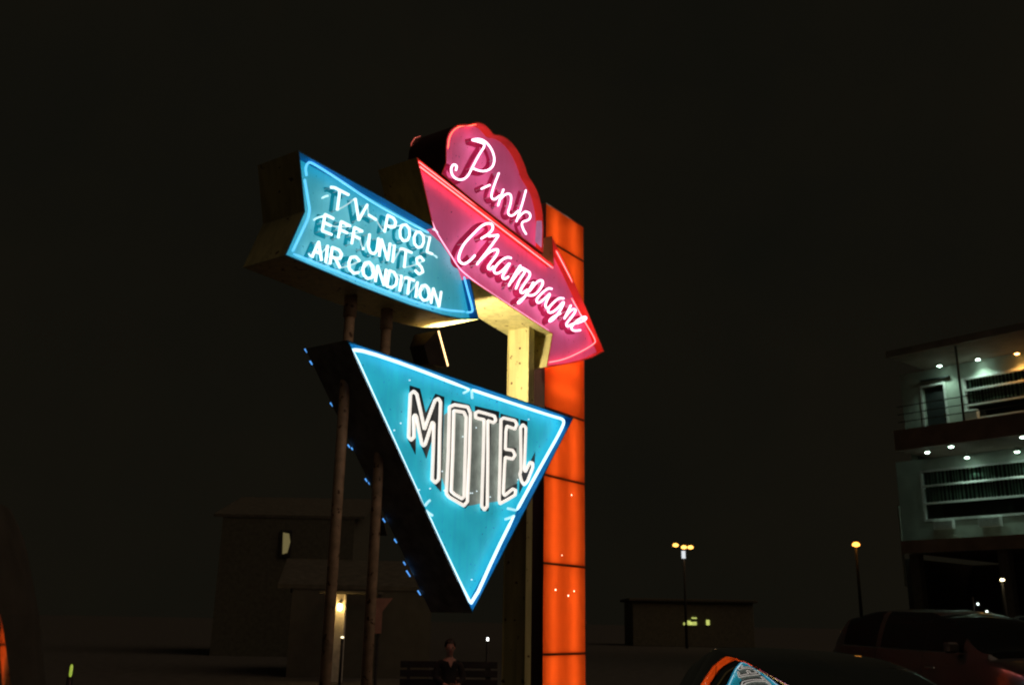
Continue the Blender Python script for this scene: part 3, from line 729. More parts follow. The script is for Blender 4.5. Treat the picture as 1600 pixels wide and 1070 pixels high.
# ================================================================ cars
PBLK = paint('black_car_paint', (.016, .013, .012), .12, var=.1, spec=.7, coat=1.0)
PRED = paint('dark_maroon_car_paint', (.035, .026, .022), .28, var=.1, spec=.4, coat=.55)
RUB = paint('tyre_rubber', (.02, .02, .02), .85)
RIM = paint('alloy', (.45, .45, .45), .3, metal=1.0)
CHR = paint('chrome', (.75, .75, .75), .08, metal=1.0, var=.02)
CGL = glass('car_glass', (.008, .009, .009), .10)
HLM = paint('headlamp_lens', (.5, .5, .5), .1)
TLM = paint('tail_lens', (.35, .01, .01), .15)
def lerp_tab(tab, x):
    if x <= tab[0][0]: return tab[0][1]
    for (a, va), (b, vb) in zip(tab, tab[1:]):
        if x <= b:
            t = (x - a) / (b - a); t = t * t * (3 - 2 * t); return va + (vb - va) * t
    return tab[-1][1]
def car(name, label, cat, loc, rot, L, w, belt, roof_t, nose_t, paint_m, gh, doors, wheel_x, wr=.34, group=None, rail=False):
    """x forward, origin under the middle. roof_t: roof line z(x); nose_t: lower body top z(x); gh: (x0,x1) of the glasshouse; doors: x of pillars"""
    t = thing(name, label, cat, loc, group, rot)
    N = 46
    xs = [-L / 2 + L * i / N for i in range(N + 1)]
    xs = sorted(set([round(x, 4) for x in xs] + [round(d, 4) for d in doors] + [round(g_, 4) for g_ in gh]))
    def hwid(x):
        q = abs(x) / (L / 2)
        if x < 0: return w / 2 * (1 - .42 * max(0, (q - .30) / .70) ** 2.3)
        return w / 2 * (1 - .22 * max(0, (q - .55) / .45) ** 2.2)
    def section(x):
        hw_ = hwid(x); bz = lerp_tab(nose_t, x); rz = lerp_tab(roof_t, x) if gh[0] < x < gh[1] else bz
        rz = max(rz, bz)
        low = .26
        pts = [(hw_ * .90, low), (hw_ * .975, low + .14), (hw_, low + (bz - low) * .42), (hw_ * .992, low + (bz - low) * .62), (hw_ * .965, low + (bz - low) * .80), (hw_ * .925, low + (bz - low) * .94), (hw_ * .88, bz)]
        g_ = rz - bz
        hg = hw_ * .88
        if g_ > .02:
            pts += [(hg - g_ * .10, bz + g_ * .3), (hg - g_ * .24, bz + g_ * .62), (hg - g_ * .40, bz + g_ * .88), (hg - g_ * .52, rz - .015), (hg - g_ * .9 - .05, rz + .012), (0, rz + .03)]
        else:
            pts += [(hg * .98, bz + .006), (hg * .95, bz + .012), (hg * .90, bz + .018), (hg * .82, bz + .022), (hg * .6, bz + .03), (0, bz + .035)]
        return pts
    secs = [section(x) for x in xs]
    K = len(secs[0])
    buckets = {'body': MB()}
    def vtx(i, j, sd): y, z = secs[i][j]; return Vector((xs[i], sd * y, z))
    wins = {}
    for i in range(len(xs) - 1):
        xm = (xs[i] + xs[i + 1]) / 2
        for j in range(K - 1):
            for sd in (-1, 1):
                q = [vtx(i, j, sd), vtx(i + 1, j, sd), vtx(i + 1, j + 1, sd), vtx(i, j + 1, sd)]
                if sd < 0: q.reverse()
                key = 'body'
                if gh[0] < xm < gh[1] and 6 <= j <= 9:
                    for d0, d1 in zip(doors, doors[1:]):
                        if d0 + .045 < xm < d1 - .045 and min(s_[0] for s_ in (secs[i][9], secs[i + 1][9])) > 0 and secs[i][9][1] - secs[i][6][1] > .17:
                            key = ('side_window', d0, sd)
                if key == 'body' and j >= 10 and gh[0] < xm < gh[1] and secs[i][K - 1][1] - secs[i][6][1] > .05:
                    rz_ = lerp_tab(roof_t, xm); pk = max(z for _, z in roof_t)
                    if rz_ < pk - .07: key = ('windscreen' if xm > 0 else 'rear_window', 0, 0)
                wins.setdefault(key, MB()).add(q, [(0, 1, 2, 3)])
    def fin(o, smooth=True, deg=32):
        bm = bmesh.new(); bm.from_mesh(o.data); bmesh.ops.remove_doubles(bm, verts=bm.verts[:], dist=.0008)
        bmesh.ops.recalc_face_normals(bm, faces=bm.faces[:])
        bm.to_mesh(o.data); bm.free(); autosmooth(o, deg); return o
    def loc_build(m_, nm, mat, par):
        o = mesh(nm, m_.v, m_.f, mat); o.parent = par; return o
    bodyo = None
    for sd in (-1, 1):      # close the ends
        i = 0 if sd < 0 else len(xs) - 1
        wins['body'].add([vtx(i, j, 1) for j in range(K)] + [vtx(i, j, -1) for j in range(K - 2, -1, -1)], [tuple(range(2 * K - 1))])
    bodyo = fin(loc_build(wins.pop('body'), 'body', paint_m, t))
    for key, m_ in wins.items(): fin(loc_build(m_, key[0], CGL, t))
    for x in wheel_x:
        for sd in (-1, 1):
            y = sd * (hwid(x) - .10)
            wo = loc_build(MB().lathe((x, y, wr), [(wr * .62, -.105), (wr * .93, -.10), (wr, -.06), (wr, .06), (wr * .93, .10), (wr * .62, .105)], Vector((0, 1, 0)), 26), 'tyre', RUB, t); autosmooth(wo, 40)
            rm = MB().lathe((x, y, wr), [(wr * .60, -.08), (wr * .60, .08)], Vector((0, 1, 0)), 22)
            for a in range(5):
                an = a * 2 * math.pi / 5
                rm.box((x + math.cos(an) * wr * .32, y + sd * .085, wr + math.sin(an) * wr * .32), (wr * .28, .012, .03), Vector((math.cos(an), 0, math.sin(an))), Vector((0, 1, 0)), Vector((-math.sin(an), 0, math.cos(an))))
            loc_build(rm, 'rim', RIM, wo)
            ar = MB(); pts = [(x + math.cos(a) * (wr + .07), y + sd * .105, wr + math.sin(a) * (wr + .07)) for a in [math.pi * k / 14 for k in range(15)]]
            ar.sweep(pts, Vector((0, 1, 0)), .035, .03); loc_build(ar, 'wheel_arch', paint_m, t)
    for d in doors[1:-1]:
        for sd in (-1, 1):
            sc_ = section(d); se = MB()
            se.sweep([(d, sd * (y + .001), z) for y, z in sc_[1:7]], Vector((1, 0, 0)), .004, .005, n=6); loc_build(se, 'door_seam', RUB, t)
            loc_build(MB().bbox((d + .18, sd * (sc_[4][0] + .012), sc_[4][1]), (.09, .014, .014), .008), 'door_handle', CHR, t)
    for sd in (-1, 1):
        z = lerp_tab(nose_t, L / 2 - .1) - .14
        loc_build(MB().lathe((L / 2 - .10, sd * (hwid(L / 2 - .1) - .19), z), [(.12, 0), (.11, .06), (.05, .10)], Vector((1, 0, 0)), 14), 'headlight', HLM, t)
        z = lerp_tab(nose_t, -L / 2 + .1) - .16
        loc_build(MB().bbox((-L / 2 + .03, sd * (hwid(-L / 2 + .1) - .17), z), (.06, .12, .09), .03), 'tail_light', TLM, t)
        x = doors[-1] - .12
        loc_build(MB().bbox((x, sd * (hwid(x) * .93 + .10), lerp_tab(nose_t, x) + .07), (.05, .09, .065), .03), 'wing_mirror', paint_m, t)
        sl = MB().sweep([(x_, sd * (hwid(x_) * .88 + .006), lerp_tab(nose_t, x_) + .004) for x_ in [doors[0] + (doors[-1] - doors[0]) * q / 16 for q in range(17)]], Vector((0, 1, 0)), .008, .006)
        loc_build(sl, 'belt_trim', CHR, t)
        if rail:
            rl = MB().sweep([(x_, sd * (section(x_)[10][0] - .06), section(x_)[10][1] + .05) for x_ in [gh[0] + .35 + (gh[1] - gh[0] - 1.2) * q / 12 for q in range(13)]], Vector((0, 1, 0)), .016, .016)
            loc_build(rl, 'roof_rail', CHR, t)
    loc_build(MB().bbox((L / 2 - .02, 0, .42), (.05, w * .38, .08), .03), 'bumper', paint_m, t)
    loc_build(MB().bbox((-L / 2 + .02, 0, .42), (.05, w * .38, .08), .03), 'bumper', paint_m, t)
    return t
# dark sport utility car on the right, its side turned to the sign
hd = Vector((.30, -.95)).normalized()
cx = Vector((6.25, 13.75))
car('parked_car', 'dark brown car parked below the gallery motel, beyond the glossy coupe', 'car', (cx.x, cx.y, 0), math.atan2(hd.y, hd.x), 4.55, 1.86, 1.24,
    [(-2.2, 1.30), (-1.75, 1.66), (-.9, 1.76), (.1, 1.74), (.45, 1.66), (1.25, 1.24)], [(-2.3, 1.16), (-1.9, 1.26), (.9, 1.22), (1.3, 1.15), (2.0, 1.02), (2.28, .86)], PRED, (-2.1, 1.3), (-1.75, -.75, .2, .98), (-1.38, 1.42), .36)
h2 = Vector((.80, -.60)).normalized()
c2 = at(1600, 1000, 17.5)
car('parked_car', 'dark car at the right edge, mostly hidden behind the dark brown car', 'car', (c2.x + 2.3, c2.y + .6, 0), math.atan2(h2.y, h2.x), 4.7, 1.9, 1.3,
    [(-2.2, 1.3), (-1.8, 1.74), (-.9, 1.82), (.2, 1.80), (.5, 1.72), (1.25, 1.3)], [(-2.35, 1.2), (-1.9, 1.32), (.9, 1.3), (1.3, 1.26), (2.0, 1.15), (2.35, .95)], PRED, (-2.15, 1.3), (-1.8, -.75, .2, .98), (-1.4, 1.45), .37)
# van at the left edge: its big rounded front corner shows, streaked by an added mirror strip
vs_ = at(8, 1010, 5.0)
van = thing('parked_van', 'dark van cut off by the left edge, orange streak mirrored by an added strip on its corner', 'van', (vs_.x - .95, vs_.y - 1.6, 0))
VR = 1.9; VB = MB(); VW = MB(); zs = [.28 + 1.72 * i / 24 for i in range(25)]; rows_ = []
for z in zs:
    q = max(0, z - .9); tm = .07 * q + .10 * max(0, z - 1.5) + .25 * max(0, z - 1.8) ** 2 * 4 + .04 * max(0, .9 - z); rk = .40 * q
    xr = vs_.x + .03 - tm; ya = vs_.y - .06 + .40 * .45 - rk; cxm = vs_.x - .96
    half = [(xr, vs_.y - 4.4)] + [(xr, vs_.y - 4.4 + (ya - vs_.y + 4.4) * k / 6) for k in range(1, 7)] + [(xr - VR + VR * math.cos(math.radians(p_)), ya + VR * math.sin(math.radians(p_))) for p_ in range(2, 54, 2)]
    half = [(max(x, cxm), y) for x, y in half]
    rows_.append([Vector((x, y, z)) for x, y in half] + [Vector((2 * cxm - x, y, z)) for x, y in half[::-1]])
w_ = len(rows_[0])
VB.add([p for r_ in rows_ for p in r_], [(i * w_ + j, i * w_ + (j + 1) % w_, (i + 1) * w_ + (j + 1) % w_, (i + 1) * w_ + j) for i in range(24) for j in range(w_)] + [tuple(range(24 * w_, 25 * w_))])
VPM = paint('van_matt_paint', (.085, .075, .06), .8, var=.15, spec=.0)
kz = 17
VW.add([p for r_ in rows_[kz:] for p in r_], [(i * w_ + j, i * w_ + (j + 1) % w_, (i + 1) * w_ + (j + 1) % w_, (i + 1) * w_ + j) for i in range(24 - kz) for j in range(w_)])
VB = MB(); VB.add([p for r_ in rows_[:kz + 1] for p in r_], [(i * w_ + j, i * w_ + (j + 1) % w_, (i + 1) * w_ + (j + 1) % w_, (i + 1) * w_ + j) for i in range(kz) for j in range(w_)])
autosmooth(VB.build('body', VPM, van), 50)
autosmooth(VW.build('window_band', paint('van_dark_glass', (.085, .075, .06), .7, spec=.0), van), 50)
mesh('roof', rows_[24], [tuple(range(w_))], PBLK, van)
# mirror strip added and angled to reflect the pylon's foot as a streak
tc_ = at(8, 1010, 5.0) + Vector((.03, -.002, 0))
ns_ = ((SG.uv(4.97, 1.25, OFF) - tc_).normalized() - (tc_ - EYE).normalized()); ns_.z = 0; ns_.normalize()
def strip_pt(x, y):
    r_ = ray(x, y); return EYE + r_ * ((tc_ - EYE).dot(ns_) / r_.dot(ns_))
MB().prism([strip_pt(x, y) for x, y in ((5, 1085), (20, 1085), (12, 1030), (5, 985), (-2, 945), (-5, 945), (-3, 985), (1, 1030))], ns_ * -.012).build('streak_mirror', paint('mirror_metal', (.8, .8, .8), .04, metal=1.0, var=.05), van)
for sd in (-1, 1):
    x = vs_.x - .95 + sd * .86
    for y in (vs_.y - 3.6, vs_.y - .1):
        wo = MB().lathe((x, y, .33), [(.2, -.1), (.31, -.1), (.33, -.06), (.33, .06), (.31, .1), (.2, .1)], Vector((1, 0, 0)), 24).build('tyre', RUB, van)
        MB().lathe((x, y, .33), [(.05, -.11), (.19, -.09), (.19, .09), (.05, .11)], Vector((1, 0, 0)), 20).build('rim', RIM, wo)
    MB().lathe((vs_.x - .95 + sd * .5, vs_.y + .98, .75), [(.12, 0), (.10, .08), (.03, .12)], Vector((0, 1, 0)), 14).build('headlight', HLM, van)

# ---------------------------------------------------------------- low coupe close to the camera: its curved flank mirrors the sign
cp = thing('parked_coupe', 'glossy black coupe at bottom centre right with the neon sign mirrored in its glass', 'car', (2.3, 7.9, 0))
def Xe(y):
    d = min(max(y, 6.8914), 8.4) - 7.3
    return 1.945 - .2185 * d + .0619 * d * d + (-.2691 * (y - 6.8914) if y < 6.8914 else 0) + (-.0823 * (y - 8.4) if y > 8.4 else 0) + (.10 * (min(y, 9.4) - 7.9) ** 2 if y > 7.9 else 0)
YC = 7.9
def Xc(y): return Xe(YC) + .60 - .12 * (y - YC)
arc = [(1240, 1067), (1220, 1056), (1200, 1044.5), (1180, 1033.5), (1160, 1024.5), (1140, 1017.5)]
ze = []
for x, y in arc:
    r_ = ray(x - 14, y + 1.67); yy = 7.0
    for _ in range(400): yy = .9 * yy + .1 * min(9.6, Xe(yy) / r_.x * r_.y)
    ze.append((yy, EYE.z + r_.z * yy / r_.y))
y0, z0 = ze[0]; sl0 = (ze[1][1] - ze[0][1]) / (ze[1][0] - ze[0][0])
pre = []
for q in range(1, 9):
    d = q * .09; pre.append((y0 - d, z0 - sl0 * d - .03 * d * d))
yN, zN = ze[-1]
post_ = [(yN + d, zN + .045 * d - .03 * d * d - .20 * max(0, d - .7) ** 1.5) for d in (.2, .4, .6, .8, 1.0, 1.2, 1.4, 1.6)]
prof = pre[::-1] + ze + post_
def Ze(y):
    for (a, va), (b, vb) in zip(prof, prof[1:]):
        if a <= y <= b: return va + (vb - va) * (y - a) / (b - a)
    return prof[0][1] if y < prof[0][0] else prof[-1][1]
def ZeS(y): return sum(Ze(y + d) for d in (-.24, -.16, -.08, 0, .08, .16, .24)) / 7
# cross-section from the roof crown down to the belt: (arc length, normal elevation)
els = [(0, 89), (.45, 88.5), (.60, 87), (.62, 74), (.64, 44.5), (.655, 42.06), (.70, 38.6), (.77, 32.13), (.90, 31.2), (1.10, 26.6), (1.28, 24)]
cs = []; px_, pz_ = 0.0, 0.0; st = .01; s_ = 0.0
while s_ <= 1.28:
    for (a, va), (b, vb) in zip(els, els[1:]):
        if a <= s_ <= b: e_ = math.radians(va + (vb - va) * (s_ - a) / (b - a)); break
    cs.append((px_, pz_, s_)); px_ += math.sin(e_) * st; pz_ -= math.cos(e_) * st; s_ += st
ie = min(range(len(cs)), key=lambda i: abs(cs[i][2] - .64)); ex, ez = cs[ie][0], cs[ie][1]
ys = [prof[0][0] + (prof[-1][0] - prof[0][0]) * i / 90 for i in range(91)]
def cpt(y, j, sd):
    o_, z_, _ = cs[j]
    hf = Xc(y) - Xe(y)
    x = Xc(y) - (hf * o_ / ex if o_ <= ex else hf + o_ - ex)
    if sd > 0: x = 2 * Xc(y) - x
    return Vector((x, y, ZeS(y) + z_ - ez))
ROOF = MB(); SIDE = {-1: MB(), 1: MB()}
jr = ie - 1
n_c = len(cs)
for sd in (-1, 1):
    k = len(ys)
    v = [cpt(y, j, sd) for y in ys for j in range(0, jr + 1)]
    w_ = jr + 1
    ROOF.add(v, [(i * w_ + j, i * w_ + j + 1, (i + 1) * w_ + j + 1, (i + 1) * w_ + j) for i in range(k - 1) for j in range(jr)])
    v = [cpt(y, j, sd) for y in ys for j in range(jr, n_c)]
    w_ = n_c - jr
    SIDE[sd].add(v, [(i * w_ + j, i * w_ + j + 1, (i + 1) * w_ + j + 1, (i + 1) * w_ + j) for i in range(k - 1) for j in range(w_ - 1)])
COUPE = paint('coupe_black_lacquer', (.42, .42, .42), .03, metal=1.0, var=.02, spec=1.0)
MIRG = paint('mirror_tinted_glass', (.36, .36, .36), .015, metal=1.0, var=.02, spec=1.0)
for nm, m_, mat in (('roof', ROOF, COUPE), ('side_window', SIDE[-1], MIRG), ('side_window', SIDE[1], MIRG)):
    o = m_.build(nm, mat, cp, True)
    bm = bmesh.new(); bm.from_mesh(o.data); bmesh.ops.remove_doubles(bm, verts=bm.verts[:], dist=.0005); bm.to_mesh(o.data); bm.free()
# lower body: belt to sill, with nose and tail
LB = MB(); rows_ = []
yl = [5.75 + 4.7 * i / 40 for i in range(41)]
BWD = cs[-1][0] - ex
for y in yl:
    q = abs(y - 8.0) / 2.5; tap = .14 * max(0, (q - .5) / .5) ** 2
    zb = ZeS(y) + cs[-1][1] - ez
    zb = min(.80, zb) if prof[0][0] < y < prof[-1][0] else .76 - .12 * max(0, q - .6)
    c_ = Xc(y); xl = c_ - (.60 + BWD + .03) + tap
    sec = [(xl + .08, .20), (xl - .01, .34), (xl - .04, .52), (xl - .03, .68), (xl, zb), (xl + .25, zb + .02), (c_, zb + .05)]
    rows_.append([Vector((x, y, z)) for x, z in sec] + [Vector((2 * c_ - x, y, z)) for x, z in sec[-2::-1]])
w_ = len(rows_[0])
LB.add([p for r_ in rows_ for p in r_], [(i * w_ + j, i * w_ + j + 1, (i + 1) * w_ + j + 1, (i + 1) * w_ + j) for i in range(len(yl) - 1) for j in range(w_ - 1)] + [tuple(range(w_)), tuple(range((len(yl) - 1) * w_, len(yl) * w_))[::-1]])
autosmooth(LB.build('body', PBLK, cp), 35)
for y in (6.6, 9.5):
    for sd in (-1, 1):
        x = Xc(y) + sd * (.60 + BWD - .06)
        wo = MB().lathe((x, y, .32), [(.2, -.1), (.30, -.1), (.32, -.06), (.32, .06), (.30, .1), (.2, .1)], Vector((1, 0, 0)), 24).build('tyre', RUB, cp)
        MB().lathe((x, y, .32), [(.05, -.11), (.19, -.09), (.19, .09), (.05, .11)], Vector((1, 0, 0)), 20).build('rim', RIM, wo)
for sd in (-1, 1):
    MB().bbox((Xc(5.75) + sd * .55, 5.75, .60), (.16, .03, .06), .02).build('tail_light', TLM, cp)
    MB().bbox((Xc(10.45) + sd * .55, 10.45, .55), (.16, .03, .06), .02).build('headlight', HLM, cp)

# ================================================================ person on a bench
pp = at(703, 1018, 15.3); pp.z = 0
bench = thing('bench', 'dark wooden bench under the seated person', 'bench', (pp.x, pp.y + .12, 0), None, .1)
def child(m_, nm, mat, par, sm=False):
    o = mesh(nm, m_.v, m_.f, mat, None, sm); o.parent = par; return o
BW = paint('bench_wood', (.016, .012, .01), .7, var=.3)
for k in range(4): child(MB().bbox((0, -.22 + k * .115, .44), (.75, .05, .016), .005), 'seat_slat', BW, bench)
for k in range(3): child(MB().bbox((0, .22 + k * .02, .60 + k * .13), (.75, .014, .05), .005), 'back_slat', BW, bench)
for x in (-.62, .62):
    for y in (-.18, .15): child(MB().bbox((x, y, .212), (.03, .03, .212), .005), 'leg', BW, bench)
    child(MB().bbox((x, .27, .62), (.025, .02, .26), .005), 'back_post', BW, bench)
per = thing('person', 'person in dark open-necked clothes sitting behind the poles, hands clasped in lap', 'person', (pp.x, pp.y, 0), None, math.radians(14))
per.scale = (.9, .9, .9)
SKIN = paint('skin', (.50, .27, .19), .55, var=.08, scale=14)
CLO = paint('dark_cloth', (.016, .014, .014), .9, var=.3, scale=20)
HAIR = paint('dark_hair', (.03, .018, .012), .6, var=.3, scale=30)
def skin_mesh(nm, V, Ed, mat, par, root=0, lv=2):
    me = bpy.data.meshes.new(nm); me.from_pydata([v[0] for v in V], Ed, []); me.update()
    o = bpy.data.objects.new(nm, me); COL.objects.link(o)
    md = o.modifiers.new('skin', 'SKIN')
    for i, v in enumerate(V): me.skin_vertices[0].data[i].radius = v[1] if isinstance(v[1], tuple) else (v[1], v[1])
    for i in range(len(V)): me.skin_vertices[0].data[i].use_root = (i == root)
    sb = o.modifiers.new('sub', 'SUBSURF'); sb.levels = lv; sb.render_levels = lv
    me.materials.append(mat); o.parent = par
    dg = bpy.context.evaluated_depsgraph_get(); ev = o.evaluated_get(dg)
    m2 = bpy.data.meshes.new_from_object(ev); o.modifiers.clear(); o.data = m2
    for p in m2.polygons: p.use_smooth = True
    if not m2.materials: m2.materials.append(mat)
    return o
# faces -y (towards the camera); seat .46
BV = [((0, .05, .55), (.15, .12)), ((0, .06, .72), (.135, .10)), ((0, .05, .90), (.16, .105)), ((0, .04, 1.01), (.12, .08)), ((0, .02, 1.09), (.052, .055)), ((0, -.005, 1.15), (.055, .06)), ((0, -.02, 1.20), (.072, .085)), ((0, -.015, 1.27), (.078, .092)), ((0, -.005, 1.33), (.055, .065)),
      ((.19, .04, .97), .055), ((.24, -.01, .76), .043), ((.12, -.24, .66), .034), ((.045, -.31, .645), .028),
      ((-.19, .04, .97), .055), ((-.24, -.01, .76), .043), ((-.12, -.24, .66), .034), ((-.045, -.31, .64), .028),
      ((.09, 0, .52), .085), ((.11, -.42, .53), .062), ((.11, -.44, .28), .05), ((.11, -.42, .08), .036), ((.12, -.56, .04), .03),
      ((-.09, 0, .52), .085), ((-.11, -.42, .53), .062), ((-.11, -.44, .28), .05), ((-.11, -.42, .08), .036), ((-.12, -.56, .04), .03)]
BE = [(0, 1), (1, 2), (2, 3), (3, 4), (4, 5), (5, 6), (6, 7), (7, 8), (3, 9), (9, 10), (10, 11), (11, 12), (3, 13), (13, 14), (14, 15), (15, 16), (0, 17), (17, 18), (18, 19), (19, 20), (20, 21), (0, 22), (22, 23), (23, 24), (24, 25), (25, 26)]
body = skin_mesh('body', BV, BE, SKIN, per)
def grow(v, d): 
    r_ = v[1] if isinstance(v[1], tuple) else (v[1], v[1]); return (v[0], (r_[0] + d, r_[1] + d))
jk = [grow(BV[i], .016) for i in (0, 1, 2, 3, 9, 10, 11, 13, 14, 15)]
skin_mesh('jacket', jk, [(0, 1), (1, 2), (2, 3), (3, 4), (4, 5), (5, 6), (3, 7), (7, 8), (8, 9)], CLO, per)
tr_ = [grow(BV[i], .014) for i in (0, 17, 18, 19, 20, 22, 23, 24, 25)]
skin_mesh('trousers', tr_, [(0, 1), (1, 2), (2, 3), (3, 4), (0, 5), (5, 6), (6, 7), (7, 8)], CLO, per)
vn = MB(); vn.add([(-.055, -.087, 1.075), (.055, -.087, 1.075), (.02, -.112, .97), (0, -.118, .93), (-.02, -.112, .97), (0, -.075, 1.09)], [(0, 4, 3, 2, 1, 5)]); child(vn, 'open_collar', SKIN, per)
for sd in (-1, 1):
    for q in range(4):
        a = Vector((sd * .045, -.325, .66 - q * .014))
        skin_mesh('finger', [(a, .010), (a + Vector((-sd * .035, -.028, -.004)), .009), (a + Vector((-sd * (.062 - .004 * q), -.012, -.012)), .007)], [(0, 1), (1, 2)], SKIN, per, lv=1)
    a = Vector((sd * .04, -.305, .672)); skin_mesh('thumb', [(a, .011), (a + Vector((-sd * .022, -.02, .016)), .010), (a + Vector((-sd * .04, -.03, .012)), .008)], [(0, 1), (1, 2)], SKIN, per, lv=1)
    child(MB().bbox((sd * .12, -.52, .035), (.05, .13, .034), .02), 'shoe', RUB, per)
    child(MB().lathe((sd * .034, -.098, 1.245), [(.012, 0), (.010, -.005), (.001, -.008)], Vector((0, 1, 0)), 8), 'eye', CLO, per)
    child(MB().lathe((sd * .078, -.005, 1.235), [(.022, -.006), (.024, 0), (.016, .008)], Vector((sd, 0, 0)), 10), 'ear', SKIN, per)
skin_mesh('nose', [((0, -.098, 1.25), .010), ((0, -.118, 1.222), .013), ((0, -.102, 1.208), .010)], [(0, 1), (1, 2)], SKIN, per, lv=1)
child(MB().bbox((0, -.099, 1.183), (.024, .006, .006), .003), 'mouth', paint('lips', (.30, .10, .09), .5), per)
hm = bmesh.new(); bmesh.ops.create_uvsphere(hm, u_segments=20, v_segments=14, radius=1.0)
for v in hm.verts: v.co = Vector((v.co.x * .094, v.co.y * .108 + .012, v.co.z * .105 + 1.285))
bmesh.ops.delete(hm, geom=[v for v in hm.verts if v.co.y < -.045 and v.co.z < 1.305 or v.co.z < 1.20], context='VERTS')
hme = bpy.data.meshes.new('hair'); hm.to_mesh(hme); hm.free(); hme.materials.append(HAIR)
for p in hme.polygons: p.use_smooth = True
ho = bpy.data.objects.new('hair', hme); COL.objects.link(ho); ho.parent = per

# ================================================================ houses behind
def house(name, label, loc, rot, w, d, h, rh, wall_m, roof_m):
    t = thing(name, label, 'house', loc, None, rot)
    child(MB().add([(-w, -d, 0), (w, -d, 0), (w, d, 0), (-w, d, 0), (-w, -d, h), (w, -d, h), (w, d, h), (-w, d, h), (-w, 0, h + rh - .05), (w, 0, h + rh - .05)],
                   [(0, 1, 5, 4), (2, 3, 7, 6), (1, 2, 6, 9, 5), (3, 0, 4, 8, 7), (0, 3, 2, 1)]), 'wall', wall_m, t)
    e = .03
    for sd in (-1, 1):
        a = Vector((0, sd * (d + e), h - rh * e / d)); b = Vector((0, 0, h + rh))
        child(MB().prism([a + Vector((-w - .4, 0, 0)), a + Vector((w + .4, 0, 0)), b + Vector((w + .4, 0, 0)), b + Vector((-w - .4, 0, 0))], Vector((0, 0, .12))), 'roof_slope', roof_m, t)
    return t
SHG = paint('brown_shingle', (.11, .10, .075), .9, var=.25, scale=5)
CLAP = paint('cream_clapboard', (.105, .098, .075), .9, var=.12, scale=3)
hp = at(546, 960, 27.0)
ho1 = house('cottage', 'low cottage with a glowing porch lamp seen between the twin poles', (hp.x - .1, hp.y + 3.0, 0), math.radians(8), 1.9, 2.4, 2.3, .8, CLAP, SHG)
bpy.context.view_layer.update()
# porch with a lit pillar
pc0 = at(530, 960, 25.6)
MB().bbox((pc0.x, pc0.y, 1.06), (.16, .10, 1.06), .01).build('porch_pillar', paint('white_pillar', (.75, .70, .60), .6), ho1)
MB().bbox((pc0.x + .25, pc0.y + .3, 2.16), (.75, .55, .035), .01).build('porch_roof', SHG, ho1)
lp = at(531, 947, 25.35)
lm = MB().lathe(lp, [(.02, -.10), (.055, -.08), (.06, .04), (.02, .07)], Vector((0, 0, 1)), 12).build('porch_lamp', glow('porch_bulb', (1.0, .66, .22), 18), ho1, True)
MB().bbox(lp + Vector((0, .07, .10)), (.03, .08, .03), .01).build('lamp_arm', DARKM, lm)
L = bpy.data.lights.new('porch_light', 'POINT'); L.energy = 4; L.color = (1, .62, .2); L.shadow_soft_size = .06
lo = bpy.data.objects.new('porch_light', L); COL.objects.link(lo); lo.parent = lm; lo.matrix_world = Matrix.Translation(lp + Vector((.0, -.16, .02)))
# small gable-end sign box right of the second pole
gb = at(600, 960, 24.0)
sgn = thing('hanging_board', 'dull brown bracketed board beside the lower end of a brown pole', 'board', (gb.x, gb.y, 0))
pts = [at(x, y, 24.0) for x, y in ((580, 934), (614, 934), (597, 955), (595, 989), (580, 989))]
MB().prism(pts, Vector((0, .08, 0))).build('board', paint('brown_board', (.40, .20, .15), .8, var=.15), sgn)
MB().tube((gb.x - .14, gb.y + .12, 0), (gb.x - .14, gb.y + .12, 2.1), .04).build('board_post', DARKM, sgn)
# two-storey house far left with one lit window
h2p = at(445, 860, 42.0)
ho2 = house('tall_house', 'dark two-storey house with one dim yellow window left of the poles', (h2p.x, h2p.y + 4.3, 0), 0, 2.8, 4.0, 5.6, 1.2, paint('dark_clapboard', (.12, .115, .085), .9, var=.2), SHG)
bpy.context.view_layer.update()
q = [at(x, y, 42.05) for x, y in ((441, 831), (451, 833), (453, 846), (448, 863), (440, 865))]
wf = MB().bbox((q[0].x + .13, h2p.y + .24, (q[0].z + q[4].z) / 2), (.24, .05, .55), .01).build('window_frame', DARKM, ho2)
mesh('lit_pane', [Vector((p.x, h2p.y + .17, p.z)) for p in q], [(0, 1, 2, 3, 4)], glow('dim_yellow_window', (.55, .46, .16), .20), wf)

# ================================================================ lamps in the distance
def street_lamp(label, x, y, d, heads, col, st, rad=.16, extra=None):
    p = at(x, y, d)
    t = thing('street_lamp', label, 'street lamp', (p.x, p.y, 0), 'street lamps far behind the sign')
    MB().tube((p.x, p.y, 0), (p.x, p.y, p.z - .1), .10, .05).build('lamp_post', DARKM, t, True)
    for hx, hy in heads:
        h_ = at(hx, hy, d); h_ = Vector((h_.x, p.y - .05, h_.z))
        if abs(h_.x - p.x) > .1: MB().tube((p.x, p.y, p.z - .2), h_ + Vector((0, 0, .25)), .03).build('lamp_arm', DARKM, t, True)
        c_ = MB().lathe(h_, [(rad * .3, -rad * .5), (rad, -rad * .2), (rad, rad * .3), (rad * .5, rad * .7)], Vector((0, 0, 1)), 12).build('lamp_head', glow('lamp_%d_%d' % (hx, hy), col, st), t, True)
        MB().lathe(h_ + Vector((0, 0, rad * .72)), [(rad * 1.2, 0), (rad * .9, rad * .3), (rad * .2, rad * .5)], Vector((0, 0, 1)), 12).build('lamp_cap', DARKM, c_)
    return t, p
t, p = street_lamp('twin-headed amber street lamp far off, right of the orange pylon', 1068, 852, 70, [(1055, 852), (1079, 855), (1068.5, 855)], (1.0, .45, .08), 4.0, .19)
b_ = at(1068, 866, 69.7)
